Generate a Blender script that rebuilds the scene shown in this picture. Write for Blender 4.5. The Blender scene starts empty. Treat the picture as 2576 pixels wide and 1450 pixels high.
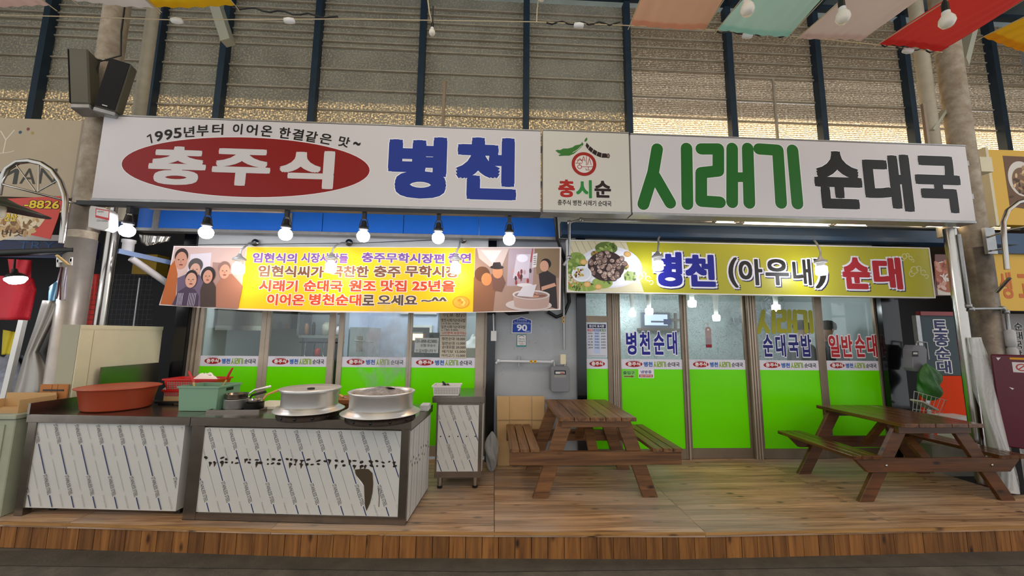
import bpy, bmesh, math, random
from mathutils import Vector, Matrix
random.seed(7)
sc = bpy.context.scene
col = sc.collection
# ------------------------------------------------------------------ camera
F = 960.0                                    # focal length in pixels of the 2576 x 1450 frame
YAW, PITCH, ROLL = math.radians(2.65), math.radians(7.0), math.radians(0.63)
EYE = Vector((0, 0, 1.7))
fw = Vector((math.sin(YAW)*math.cos(PITCH), math.cos(YAW)*math.cos(PITCH), math.sin(PITCH)))
rt = Vector((math.cos(YAW), -math.sin(YAW), 0))
dn = -rt.cross(fw)
cr, sr = math.cos(ROLL), math.sin(ROLL)
rt, dn = cr*rt - sr*dn, sr*rt + cr*dn
cd = bpy.data.cameras.new('camera')
cam = bpy.data.objects.new('camera', cd)
col.objects.link(cam)
cd.sensor_fit = 'HORIZONTAL'; cd.sensor_width = 36; cd.lens = 36*F/2576; cd.clip_start = .05
cam.matrix_world = Matrix(((rt.x, -dn.x, -fw.x, EYE.x), (rt.y, -dn.y, -fw.y, EYE.y), (rt.z, -dn.z, -fw.z, EYE.z), (0, 0, 0, 1)))
sc.camera = cam
# ------------------------------------------------------------------ light
w = bpy.data.worlds.new('world'); sc.world = w; w.use_nodes = True
bg = w.node_tree.nodes['Background']
bg.inputs[0].default_value = (0.93, 0.96, 1.0, 1); bg.inputs[1].default_value = 0.78
sd = bpy.data.lights.new('sun', 'SUN'); sd.energy = 15.0; sd.color = (1.0, .85, .64); sd.angle = .02
sun = bpy.data.objects.new('sun', sd); col.objects.link(sun)
sun.rotation_euler = (math.radians(-40), 0, math.radians(-14))   # low sun behind the arcade wall
vs = sc.view_settings
vs.view_transform = 'Standard'; vs.look = 'None'; vs.gamma = 1; vs.use_curve_mapping = False; vs.exposure = 0.68
BULB = 27.0

def ray(x, y):
    return rt*((x-1288)/F) + dn*((y-725)/F) + fw
def A(x, y, Y):                              # photo pixel -> point on the upright plane at depth Y
    d = ray(x, y); return EYE + d*(Y/d.y)
def AZ(x, y, Z):                             # photo pixel -> point on the level plane at height Z
    d = ray(x, y); return EYE + d*((Z-EYE.z)/d.z)
# ------------------------------------------------------------------ materials
def lin(h):
    if not isinstance(h, str): return (h[0], h[1], h[2], 1)
    h = h.lstrip('#'); c = [int(h[i:i+2], 16)/255 for i in (0, 2, 4)]
    return tuple([x/12.92 if x <= .04045 else ((x+.055)/1.055)**2.4 for x in c]+[1])
MATS = {}
def nt(name):
    m = bpy.data.materials.new(name); m.use_nodes = True; t = m.node_tree
    return m, t, t.nodes['Principled BSDF'], t.nodes['Material Output']
def nd(t, typ, **k):
    n = t.nodes.new(typ)
    for a, b in k.items():
        if a in n.inputs: n.inputs[a].default_value = b
        else: setattr(n, a, b)
    return n
def M(name, c, rough=.55, metal=0, var=0, vscale=6, bump=0, bscale=80, emit=0, spec=.5, vc=None):
    if name in MATS: return MATS[name]
    m, t, p, o = nt(name); L = t.links.new
    p.inputs['Base Color'].default_value = lin(c); p.inputs['Roughness'].default_value = rough
    p.inputs['Metallic'].default_value = metal; p.inputs['Specular IOR Level'].default_value = spec
    if var or bump:
        g = nd(t, 'ShaderNodeNewGeometry')
    if var:
        n = nd(t, 'ShaderNodeTexNoise'); n.inputs['Scale'].default_value = vscale; n.inputs['Detail'].default_value = 6; n.inputs['Roughness'].default_value = .65
        L(g.outputs['Position'], n.inputs['Vector'])
        r = nd(t, 'ShaderNodeValToRGB'); r.color_ramp.elements[0].position = .3; r.color_ramp.elements[1].position = .7
        c1 = lin(c); c0 = lin(vc) if vc else tuple([x*(1-var) for x in c1[:3]]+[1])
        r.color_ramp.elements[0].color = c0; r.color_ramp.elements[1].color = c1
        L(n.outputs['Fac'], r.inputs[0]); L(r.outputs[0], p.inputs['Base Color'])
    if bump:
        n2 = nd(t, 'ShaderNodeTexNoise'); n2.inputs['Scale'].default_value = bscale; n2.inputs['Detail'].default_value = 4
        L(g.outputs['Position'], n2.inputs['Vector'])
        b = nd(t, 'ShaderNodeBump'); b.inputs['Strength'].default_value = bump; b.inputs['Distance'].default_value = .01
        L(n2.outputs['Fac'], b.inputs['Height']); L(b.outputs[0], p.inputs['Normal'])
    if emit:
        p.inputs['Emission Color'].default_value = lin(c); p.inputs['Emission Strength'].default_value = emit
    MATS[name] = m; return m
def wood(name, light, dark, axis, rough=.5, knot=True, rnd=.35, grain=1.0, grey=None):
    m, t, p, o = nt(name); L = t.links.new
    g = nd(t, 'ShaderNodeNewGeometry'); oi = nd(t, 'ShaderNodeObjectInfo')
    add = nd(t, 'ShaderNodeVectorMath', operation='MULTIPLY_ADD')
    add.inputs[1].default_value = (1, 1, 1)
    mul = nd(t, 'ShaderNodeMath', operation='MULTIPLY'); mul.inputs[1].default_value = 37.0
    L(oi.outputs['Random'], mul.inputs[0]); L(g.outputs['Position'], add.inputs[0]); L(mul.outputs[0], add.inputs[2])
    mp = nd(t, 'ShaderNodeMapping'); s = [22*grain]*3; s[axis] = 1.3*grain; mp.inputs['Scale'].default_value = s
    L(add.outputs[0], mp.inputs[0])
    n = nd(t, 'ShaderNodeTexNoise'); n.inputs['Scale'].default_value = 1; n.inputs['Detail'].default_value = 8; n.inputs['Roughness'].default_value = .62; n.inputs['Distortion'].default_value = .8
    L(mp.outputs[0], n.inputs['Vector'])
    r = nd(t, 'ShaderNodeValToRGB'); r.color_ramp.elements[0].position = .32; r.color_ramp.elements[1].position = .62
    r.color_ramp.elements[0].color = lin(dark); r.color_ramp.elements[1].color = lin(light)
    L(n.outputs['Fac'], r.inputs[0]); out = r.outputs[0]
    if knot:
        mk = nd(t, 'ShaderNodeMapping'); s2 = [7.5]*3; s2[axis] = 3.2; mk.inputs['Scale'].default_value = s2; L(add.outputs[0], mk.inputs[0])
        v = nd(t, 'ShaderNodeTexVoronoi'); v.inputs['Scale'].default_value = 1; L(mk.outputs[0], v.inputs['Vector'])
        kr = nd(t, 'ShaderNodeValToRGB'); kr.color_ramp.elements[0].position = .06; kr.color_ramp.elements[1].position = .17
        L(v.outputs['Distance'], kr.inputs[0])
        mx = nd(t, 'ShaderNodeMix', data_type='RGBA'); mx.inputs[6].default_value = tuple([x*.35 for x in lin(dark)[:3]]+[1])
        L(kr.outputs[0], mx.inputs[0]); L(out, mx.inputs[7]); out = mx.outputs[2]
    if grey:
        n3 = nd(t, 'ShaderNodeTexNoise'); n3.inputs['Scale'].default_value = .9; n3.inputs['Detail'].default_value = 5
        L(g.outputs['Position'], n3.inputs['Vector'])
        gr = nd(t, 'ShaderNodeValToRGB'); gr.color_ramp.elements[0].position = .42; gr.color_ramp.elements[1].position = .62
        L(n3.outputs['Fac'], gr.inputs[0])
        mg = nd(t, 'ShaderNodeMix', data_type='RGBA', blend_type='MIX'); mg.inputs[7].default_value = lin(grey)
        ml = nd(t, 'ShaderNodeMath', operation='MULTIPLY'); ml.inputs[1].default_value = .55
        L(gr.outputs[0], ml.inputs[0]); L(ml.outputs[0], mg.inputs[0]); L(out, mg.inputs[6]); out = mg.outputs[2]
    h = nd(t, 'ShaderNodeHueSaturation')
    mr = nd(t, 'ShaderNodeMapRange'); mr.inputs[3].default_value = 1-rnd; mr.inputs[4].default_value = 1+rnd*.6
    L(oi.outputs['Random'], mr.inputs[0]); L(mr.outputs[0], h.inputs['Value']); L(out, h.inputs['Color'])
    L(h.outputs[0], p.inputs['Base Color']); p.inputs['Roughness'].default_value = rough
    b = nd(t, 'ShaderNodeBump'); b.inputs['Strength'].default_value = .25; b.inputs['Distance'].default_value = .004
    L(n.outputs['Fac'], b.inputs['Height']); L(b.outputs[0], p.inputs['Normal'])
    MATS[name] = m; return m
def glassmat(name, tint='#f2f8f5', refl=.05):
    m, t, p, o = nt(name); L = t.links.new
    tr = nd(t, 'ShaderNodeBsdfTransparent'); tr.inputs[0].default_value = lin(tint)
    gl = nd(t, 'ShaderNodeBsdfGlossy'); gl.inputs['Roughness'].default_value = .03
    mx = nd(t, 'ShaderNodeMixShader'); mx.inputs[0].default_value = refl
    L(tr.outputs[0], mx.inputs[1]); L(gl.outputs[0], mx.inputs[2]); L(mx.outputs[0], o.inputs[0])
    MATS[name] = m; return m
def sheetmat(name, c, trans, speck, lines):
    """dusty translucent roofing sheet: diffuse dust over a translucent body with bright pits"""
    m, t, p, o = nt(name); L = t.links.new
    g = nd(t, 'ShaderNodeNewGeometry')
    n = nd(t, 'ShaderNodeTexNoise'); n.inputs['Scale'].default_value = 2.2; n.inputs['Detail'].default_value = 7; L(g.outputs['Position'], n.inputs['Vector'])
    r = nd(t, 'ShaderNodeValToRGB'); r.color_ramp.elements[0].position = .3; r.color_ramp.elements[1].position = .6
    r.color_ramp.elements[0].color = tuple([x*.72 for x in lin(c)[:3]]+[1]); r.color_ramp.elements[1].color = lin(c)
    L(n.outputs['Fac'], r.inputs[0])
    df = nd(t, 'ShaderNodeBsdfDiffuse'); L(r.outputs[0], df.inputs[0])
    tl = nd(t, 'ShaderNodeBsdfTranslucent'); tl.inputs[0].default_value = lin('#fff0d2' if not lines else '#fde6c4')
    mp = nd(t, 'ShaderNodeMapping'); mp.inputs['Scale'].default_value = (34, 1, 40) if not lines else (26, 1, 95); L(g.outputs['Position'], mp.inputs[0])
    n2 = nd(t, 'ShaderNodeTexNoise'); n2.inputs['Scale'].default_value = 1; n2.inputs['Detail'].default_value = 3; L(mp.outputs[0], n2.inputs['Vector'])
    mr = nd(t, 'ShaderNodeMapRange'); mr.inputs[1].default_value = .46; mr.inputs[2].default_value = .66; mr.inputs[3].default_value = trans; mr.inputs[4].default_value = trans+speck
    L(n2.outputs['Fac'], mr.inputs[0])
    fac = mr.outputs[0]
    if lines:
        wv = nd(t, 'ShaderNodeTexWave', wave_type='BANDS', bands_direction='Z'); wv.inputs['Scale'].default_value = 9; wv.inputs['Distortion'].default_value = 2.2; wv.inputs['Detail Scale'].default_value = 3; L(g.outputs['Position'], wv.inputs['Vector'])
        mw = nd(t, 'ShaderNodeMapRange'); mw.inputs[3].default_value = .35; mw.inputs[4].default_value = 1.25; L(wv.outputs['Fac'], mw.inputs[0])
        mm = nd(t, 'ShaderNodeMath', operation='MULTIPLY'); L(fac, mm.inputs[0]); L(mw.outputs[0], mm.inputs[1]); fac = mm.outputs[0]
    mx = nd(t, 'ShaderNodeMixShader'); L(fac, mx.inputs[0]); L(df.outputs[0], mx.inputs[1]); L(tl.outputs[0], mx.inputs[2])
    L(mx.outputs[0], o.inputs[0]); MATS[name] = m; return m
def printmat(name='print', rough=.45):
    m, t, p, o = nt(name)
    a = nd(t, 'ShaderNodeVertexColor', layer_name='Col'); t.links.new(a.outputs[0], p.inputs['Base Color'])
    p.inputs['Roughness'].default_value = rough; p.inputs['Specular IOR Level'].default_value = .3
    MATS[name] = m; return m
PRINT = printmat()
# ------------------------------------------------------------------ mesh building
W = {None: Matrix.Identity(4)}
class MB:
    def __init__(s): s.v = []; s.f = []; s.mi = []; s.sm = []
    def add(s, vs, fs, m=0, smooth=False):
        k = len(s.v); s.v += [tuple(x) for x in vs]
        for f in fs: s.f.append([i+k for i in f]); s.mi.append(m); s.sm.append(smooth)
        return s
    def hexa(s, p, m=0):
        return s.add(p, [(0, 3, 2, 1), (4, 5, 6, 7), (0, 1, 5, 4), (1, 2, 6, 5), (2, 3, 7, 6), (3, 0, 4, 7)], m)
    def box(s, x0, x1, y0, y1, z0, z1, m=0):
        return s.hexa([(x0, y0, z0), (x1, y0, z0), (x1, y1, z0), (x0, y1, z0), (x0, y0, z1), (x1, y0, z1), (x1, y1, z1), (x0, y1, z1)], m)
    def bar(s, a, b, wx, wy, up=(0, 0, 1), m=0):
        """rectangular bar from a to b"""
        a, b = Vector(a), Vector(b); d = (b-a).normalized(); u = Vector(up)
        if abs(d.dot(u)) > .98: u = Vector((0, 1, 0))
        x = d.cross(u).normalized(); y = x.cross(d)
        q = [(-.5, -.5), (.5, -.5), (.5, .5), (-.5, .5)]
        return s.hexa([a+x*wx*i+y*wy*j for i, j in q]+[b+x*wx*i+y*wy*j for i, j in q], m)
    def tube(s, pts, r, seg=8, m=0, caps=True):
        pts = [Vector(p) for p in pts]; n = len(pts); rr = r if isinstance(r, (list, tuple)) else [r]*n
        d0 = (pts[1]-pts[0]).normalized(); u = Vector((0, 0, 1)) if abs(d0.z) < .9 else Vector((1, 0, 0))
        vs = []
        for i, p in enumerate(pts):
            d = (pts[min(i+1, n-1)]-pts[max(i-1, 0)]).normalized()
            x = d.cross(u)
            if x.length < 1e-5: x = d.cross(Vector((.3, .7, .1)))
            x.normalize(); y = d.cross(x); u = x.cross(d)
            for k in range(seg):
                a = 2*math.pi*k/seg; vs.append(p+x*rr[i]*math.cos(a)+y*rr[i]*math.sin(a))
        fs = [(i*seg+k, i*seg+(k+1) % seg, (i+1)*seg+(k+1) % seg, (i+1)*seg+k) for i in range(n-1) for k in range(seg)]
        s.add(vs, fs, m, True)
        if caps: s.add(vs[:seg], [tuple(range(seg))[::-1]], m); s.add(vs[-seg:], [tuple(range(seg))], m)
        return s
    def lathe(s, prof, c=(0, 0, 0), seg=24, m=0, mat=None, sx=1, sy=1):
        c = Vector(c); vs = []
        for r, z in prof:
            for k in range(seg):
                a = 2*math.pi*k/seg; p = Vector((r*math.cos(a)*sx, r*math.sin(a)*sy, z))
                if mat: p = mat @ p
                vs.append(c+p)
        n = len(prof)
        fs = [(i*seg+k, i*seg+(k+1) % seg, (i+1)*seg+(k+1) % seg, (i+1)*seg+k) for i in range(n-1) for k in range(seg)]
        s.add(vs, fs, m, True)
        if prof[0][0] > 1e-4: s.add(vs[:seg], [tuple(range(seg))[::-1]], m)
        if prof[-1][0] > 1e-4: s.add(vs[-seg:], [tuple(range(seg))], m)
        return s
    def prism(s, poly, fn, m=0):
        """poly: 2-D outline; fn(u, v, side) -> point, side 0 front / 1 back"""
        n = len(poly)
        vs = [fn(u, v, 0) for u, v in poly]+[fn(u, v, 1) for u, v in poly]
        return s.add(vs, [tuple(range(n)), tuple(range(2*n-1, n-1, -1))]+[(i, n+i, n+(i+1) % n, (i+1) % n) for i in range(n)], m)
    def grid(s, fn, nu, nv, m=0, smooth=True):
        vs = [fn(i/nu, j/nv) for j in range(nv+1) for i in range(nu+1)]
        return s.add(vs, [(j*(nu+1)+i, j*(nu+1)+i+1, (j+1)*(nu+1)+i+1, (j+1)*(nu+1)+i) for j in range(nv) for i in range(nu)], m, smooth)
    def build(s, name, mats, parent=None, local=False, bevel=0, thick=0, fix=True):
        me = bpy.data.meshes.new(name)
        inv = Matrix.Identity(4) if local else W[parent].inverted()
        me.from_pydata([inv @ Vector(v) for v in s.v], [], s.f)
        for x in (mats if isinstance(mats, (list, tuple)) else [mats]): me.materials.append(x)
        me.polygons.foreach_set('material_index', s.mi); me.polygons.foreach_set('use_smooth', s.sm)
        if bevel or fix:
            b = bmesh.new(); b.from_mesh(me)
            if bevel: bmesh.ops.bevel(b, geom=b.edges[:], offset=bevel, segments=1, affect='EDGES', clamp_overlap=True)
            else: bmesh.ops.recalc_face_normals(b, faces=b.faces[:])
            b.to_mesh(me); b.free()
        me.update()
        o = bpy.data.objects.new(name, me); col.objects.link(o)
        if parent: o.parent = parent
        if thick:
            md = o.modifiers.new('thickness', 'SOLIDIFY'); md.thickness = thick; md.offset = 0
        W[o] = W[parent]
        return o
def tag(o, label=None, cat=None, group=None, kind=None):
    if label: o['label'] = label
    if cat: o['category'] = cat
    if group: o['group'] = group
    if kind: o['kind'] = kind
    return o
def thing(name, label, cat, loc=(0, 0, 0), rz=0, group=None, kind=None):
    o = bpy.data.objects.new(name, None); col.objects.link(o); o.empty_display_size = .1
    o.location = loc; o.rotation_euler = (0, 0, rz)
    W[o] = Matrix.Translation(loc) @ Matrix.Rotation(rz, 4, 'Z')
    return tag(o, label, cat, group, kind)
def solo(mb, name, mats, label, cat, group=None, kind=None, **k):
    """a thing that is one mesh; its origin at its base"""
    xs, ys, zs = zip(*mb.v); c = Vector(((min(xs)+max(xs))/2, (min(ys)+max(ys))/2, min(zs)))
    mb.v = [(x-c.x, y-c.y, z-c.z) for x, y, z in mb.v]
    o = mb.build(name, mats, None, local=True, **k); o.location = c; W[o] = Matrix.Translation(c)
    return tag(o, label, cat, group, kind)
def copy_tree(o, loc=None, rz=None, label=None, parent=None):
    c = o.copy(); col.objects.link(c); c.parent = parent
    if loc is not None: c.location = loc
    if rz is not None: c.rotation_euler = (0, 0, rz)
    if label: c['label'] = label
    W[c] = (Matrix.Translation(c.location) @ Matrix.Rotation(c.rotation_euler.z, 4, 'Z')) if parent is None else W[parent]
    for ch in list(o.children): copy_tree(ch, parent=c)
    return c
def inst(me_obj, name, parent, loc, scale=(1, 1, 1), rot=(0, 0, 0), mat=None):
    """one more piece sharing mesh data, given in the parent's own space"""
    o = bpy.data.objects.new(name, me_obj.data if hasattr(me_obj, 'data') else me_obj); col.objects.link(o); o.parent = parent
    o.location = loc; o.scale = scale; o.rotation_euler = rot
    W[o] = W[parent]
    return o
def unitbox(name, mat):
    me = bpy.data.meshes.new(name); b = bmesh.new(); bmesh.ops.create_cube(b, size=1); b.to_mesh(me); b.free(); me.materials.append(mat); return me
# ------------------------------------------------------------------ print (flat lettering and pictures)
GL = {}
def load_glyphs(chars):
    """the missing characters in one text curve, one per line, split into glyphs by line"""
    chars = [c for c in dict.fromkeys(chars) if c != ' ' and c not in GL]
    if not chars: return
    cu = bpy.data.curves.new('t', 'FONT'); cu.resolution_u = 4; cu.space_line = 3
    cu.body = '\n'.join(chars); o = bpy.data.objects.new('t', cu); me = o.to_mesh()
    V = [(v.co.x, v.co.y) for v in me.vertices]; P = [tuple(p.vertices) for p in me.polygons]
    line = [int(round((.35-y)/3)) for x, y in V]; idx = {}
    for ch in chars: GL[ch] = ([], [])
    for i, (x, y) in enumerate(V):
        g = GL[chars[line[i]]]; idx[i] = len(g[0]); g[0].append((x, y+3*line[i]))
    for p in P: GL[chars[line[p[0]]]][1].append(tuple(idx[i] for i in p))
    o.to_mesh_clear(); bpy.data.objects.remove(o); bpy.data.curves.remove(cu)
load_glyphs('1995년부터 이어온 한결같은 맛~ 충주식 병천 시래기 순대국 충시순 출입구 냉방중 문을 꼭 닫아주세요 원산지 표시판 식자재명 음식명 돼지머리 국내산 소 창 사골 배기포 고춧가루 위와 같이 를 합니다')
load_glyphs('♡(포장) 소포장 10.000 일반 국밥 그랑 2인분씩 가능 애기보 모듬 고기 131-008-823885 신협 유승수 감사합니다 임현식의 시장사람들 무학시장편 출연 씨가 극찬한 원조 맛집 25년을 로 오세요 ^^ 아우내 토종 전통 화재공제 가입점포 무학천변길 난방 생 성 연산 버섯')
load_glyphs('STAINLESS STEEL MAN TRY Y 8826 90 1588-8855 Muhakcheonbyeon-gil QG4 12GA82A')
def textmesh(body):
    load_glyphs(body); vs, fs = [], []; x = 0
    for ch in body:
        if ch == ' ': x += .26; continue
        v, f = GL[ch]; k = len(vs)
        mx = max(p[0] for p in v); mn = min(p[0] for p in v)
        vs += [(p[0]+x, p[1]) for p in v]; fs += [tuple(i+k for i in p) for p in f]
        x += .92 if ord(ch) > 0x3000 else mx+max(mn, .03)
    return vs, fs
def clip_poly(p, c):
    for ax, lim, sg in ((0, c[0], 1), (0, c[1], -1), (1, c[2], 1), (1, c[3], -1)):
        q = []
        for i in range(len(p)):
            a, b = p[i], p[(i+1) % len(p)]
            da, db = sg*(a[ax]-lim), sg*(b[ax]-lim)
            if da >= 0: q.append(a)
            if (da >= 0) != (db >= 0):
                t = da/(da-db); q.append((a[0]+t*(b[0]-a[0]), a[1]+t*(b[1]-a[1])))
        p = q
        if len(p) < 3: return []
    return p
class PR:
    """flat print; by default on the plane y = Y facing the viewer, coordinates in metres (x, z)"""
    def __init__(s, Y=0, fn=None, clip=None, step=.0007):
        s.Y = Y; s.p = []; s.t = []; s.clip = clip; s.step = step
        s.fn = fn or (lambda u, v, h: (u, s.Y-h, v))
    def P(s, x, y): p = A(x, y, s.Y); return (p.x, p.z)
    def poly(s, pts, c, L=1):
        s.p.append((list(pts), lin(c), L)); return s
    def pp(s, pts, c, L=1): return s.poly([s.P(*q) for q in pts], c, L)
    def rect(s, x0, x1, z0, z1, c, L=1): return s.poly([(x0, z0), (x1, z0), (x1, z1), (x0, z1)], c, L)
    def ell(s, cx, cz, rx, rz, c, L=1, n=40, a0=0, a1=2*math.pi, rot=0):
        q = []
        for i in range(n):
            a = a0+(a1-a0)*i/n; x, z = rx*math.cos(a), rz*math.sin(a)
            q.append((cx+x*math.cos(rot)-z*math.sin(rot), cz+x*math.sin(rot)+z*math.cos(rot)))
        return s.poly(q, c, L)
    def pell(s, x, y, rx, ry, c, L=1, rot=0, n=32):
        a = s.P(x, y); k = (s.P(x+rx, y)[0]-s.P(x-rx, y)[0])/2; m = (s.P(x, y-ry)[1]-s.P(x, y+ry)[1])/2
        return s.ell(a[0], a[1], abs(k), abs(m), c, L, n, rot=rot)
    def ring(s, cx, cz, r0, r1, c, L=1, n=40):
        for i in range(n):
            a, b = 2*math.pi*i/n, 2*math.pi*(i+1)/n
            s.poly([(cx+r0*math.cos(a), cz+r0*math.sin(a)), (cx+r1*math.cos(a), cz+r1*math.sin(a)), (cx+r1*math.cos(b), cz+r1*math.sin(b)), (cx+r0*math.cos(b), cz+r0*math.sin(b))], c, L)
        return s
    def text(s, body, x0, x1, z0, z1, c, bold=0, L=1, rot=0, shear=0, outline=None, oc='#ffffff', shadow=None):
        vs, fs = textmesh(body)
        a0, a1 = min(v[0] for v in vs)-bold, max(v[0] for v in vs)+bold; b0, b1 = min(v[1] for v in vs)-bold, max(v[1] for v in vs)+bold
        cx, cz = (x0+x1)/2, (z0+z1)/2; kx, kz = (x1-x0)/(a1-a0), (z1-z0)/(b1-b0); ca, sa = math.cos(rot), math.sin(rot)
        def put(r, cc, LL, ox=0, oz=0):
            """heavier weights are shifted prints of the letter over each other"""
            n = 0 if r < .002 else (6 if r < .02 else 12)
            sq = [(-1, -1), (1, -1), (1, 1), (-1, 1), (-1, 0), (1, 0), (0, -1), (0, 1)]
            sh = [(0, 0)]+[(r*x*(.9 if x and y else 1), r*y*(.9 if x and y else 1)) for x, y in (sq if n else [])]
            if r > .07: sh += [(r*.5*x, r*.5*y) for x, y in sq]
            for i, (dx, dy) in enumerate(sh):
                q = []
                for x, y in vs:
                    u, v = (x+dx-(a0+a1)/2)*kx, (y+dy-(b0+b1)/2)*kz; u += shear*v
                    q.append((cx+ox+u*ca-v*sa, cz+oz+u*sa+v*ca))
                s.t.append((q, fs, lin(cc), LL*s.step+i*2.2e-5))
        if shadow: put(bold+(outline or 0), shadow, L, .012, -.012)
        if outline: put(bold+outline, oc, L+1)
        put(bold, c, L+2); return s
    def pt(s, body, x0, x1, y0, y1, c, **k):
        """text in a photo pixel box"""
        xm, ym = (x0+x1)/2, (y0+y1)/2
        return s.text(body, s.P(x0, ym)[0], s.P(x1, ym)[0], s.P(xm, y1)[1], s.P(xm, y0)[1], c, **k)
    def stroke(s, pts, wd, c, L=1, cap=True):
        n = 14
        for a, b in zip(pts, pts[1:]):
            d = math.hypot(b[0]-a[0], b[1]-a[1]) or 1e-6; nx, nz = -(b[1]-a[1])/d*wd/2, (b[0]-a[0])/d*wd/2
            s.poly([(a[0]+nx, a[1]+nz), (a[0]-nx, a[1]-nz), (b[0]-nx, b[1]-nz), (b[0]+nx, b[1]+nz)], c, L)
        if cap:
            for a in pts: s.ell(a[0], a[1], wd/2, wd/2, c, L, n)
        return s
    def ps(s, pts, wpx, c, L=1, cap=True):
        wd = abs(s.P(pts[0][0]+wpx, pts[0][1])[0]-s.P(*pts[0])[0])
        return s.stroke([s.P(*q) for q in pts], wd, c, L, cap)
    def mesh(s, name):
        vs = []; fs = []; cs = []
        for i, (q, c, L) in enumerate(s.p):
            if s.clip: q = clip_poly(q, s.clip)
            if len(q) < 3: continue
            k = len(vs); h = L*s.step + (i % 61)*9e-6; vs += [s.fn(u, v, h) for u, v in q]; fs.append(tuple(range(k, k+len(q)))); cs += [c]*len(q)
        for q, tf, c, h in s.t:
            if s.clip:
                for p in tf:
                    pq = clip_poly([q[i] for i in p], s.clip)
                    if len(pq) > 2: k = len(vs); vs += [s.fn(u, v, h) for u, v in pq]; fs.append(tuple(range(k, k+len(pq)))); cs += [c]*len(pq)
            else:
                k = len(vs); vs += [s.fn(u, v, h) for u, v in q]
                for p in tf: fs.append(tuple(i+k for i in p)); cs += [c]*len(p)
        return vs, fs, cs
    def build(s, name, parent=None, mat=None, local=False):
        vs, fs, cs = s.mesh(name)
        me = bpy.data.meshes.new(name); inv = Matrix.Identity(4) if local else W[parent].inverted()
        me.from_pydata([inv @ Vector(v) for v in vs], [], fs); me.materials.append(mat or PRINT)
        at = me.color_attributes.new('Col', 'FLOAT_COLOR', 'CORNER')
        at.data.foreach_set('color', [x for c in cs for x in c])
        me.update(); o = bpy.data.objects.new(name, me); col.objects.link(o); o.parent = parent; W[o] = W[parent]
        return o
# ================================================================== materials in use
m_asph = M('street_concrete', '#6f665a', .85, var=.5, vscale=3.5, bump=.5, bscale=45, vc='#45413a')
m_footstrip = M('gutter_concrete', '#5d564b', .9, var=.4, vscale=5, bump=.4, bscale=60)  # darker concrete tone for the strip at the deck foot
m_deck = wood('deck_wood', '#d6aa80', '#7a5432', 0, .5, rnd=.2, grey='#b8aca2')
m_fascia = wood('fascia_wood', '#9a6632', '#633a18', 2, .5, rnd=.3)
m_nosing = wood('nosing_wood', '#b98a50', '#8a6033', 0, .5, rnd=.1)
m_table = wood('picnic_wood', '#8c623c', '#513520', 1, .4, knot=True, rnd=.14)
m_table2 = wood('picnic_wood_dark', '#6c4322', '#402612', 1, .22, knot=True, rnd=.14)
m_tablex = wood('picnic_wood_cross', '#845a34', '#52351e', 0, .42, rnd=.12)
m_table2x = wood('picnic_wood_dark_cross', '#663d1e', '#3f2612', 0, .35, rnd=.12)
m_post = M('blue_steel', '#2b3d4c', .5, .3, var=.3)
m_rail = M('cream_rail', '#b8ab94', .6, var=.35, vscale=5)
m_sheet = sheetmat('dusty_sheet', '#908f84', .09, .38, False)
m_sheet2 = sheetmat('corrugated_sheet', '#7a6c5a', .16, .60, True)
m_skyl = sheetmat('skylight', '#a8aaa8', .12, .06, False)
m_roof = M('roof_sheet', '#6c7a7c', .6, .2, var=.35, vscale=2)
m_concrete = M('column_paint', '#b3a794', .6, .1, var=.35, vscale=9, vc='#86755f')
m_steel = M('stainless', '#b9b4ac', .22, 1, var=.12, vscale=4)
m_steel2 = M('brushed_stainless', '#8f867c', .22, .92, var=.25, vscale=7)
m_alu = M('aluminium', '#e8e6e2', .33, .85, var=.06, vscale=6)
m_dark = M('black_gloss', '#0b0c0f', .15)
m_black = M('black_plastic', '#141414', .45)
m_frame = M('anodised_frame', '#b7a795', .4, .35, var=.15)
m_frame2 = M('bronze_frame', '#8a7a68', .38, .5, var=.2)
m_green = M('green_film', '#6ee400', .25, var=.06, vscale=2, spec=.2)
m_white = M('white_paint', '#e7e5e0', .5, var=.06)
m_cream = M('cream_panel', '#d9cfae', .5, var=.08)
m_grey = M('grey_wall', '#a9abad', .5, var=.14, vscale=3)
m_sign = M('sign_white', '#dcd6d6', .4, var=.03, vscale=2)
m_sign2 = M('sign_ivory', '#d8d4c8', .4)
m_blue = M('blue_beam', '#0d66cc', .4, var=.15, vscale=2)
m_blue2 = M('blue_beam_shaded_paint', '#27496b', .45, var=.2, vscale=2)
m_galv = M('galvanised', '#a7a7a6', .4, .8, var=.2, vscale=14)
m_glass = glassmat('window_glass')
m_lit = M('lit_bulb', '#f4f7ff', .4, emit=BULB)
m_litw = M('lit_bulb_warm', '#ffe9d2', .4, emit=BULB)
m_socket = M('lamp_metal', '#a9a9aa', .4, .4)
m_card = M('cardboard', '#c59f6c', .8, var=.12, vscale=4)
m_room = M('room_wall', '#d5dde0', .7, var=.05)
m_roomb = M('room_wall_blue', '#c9d3ea', .6)
m_rooml = M('ceiling_light', '#f2f6ff', .4, emit=17)
STREET = .0; DECK = .2
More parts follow.
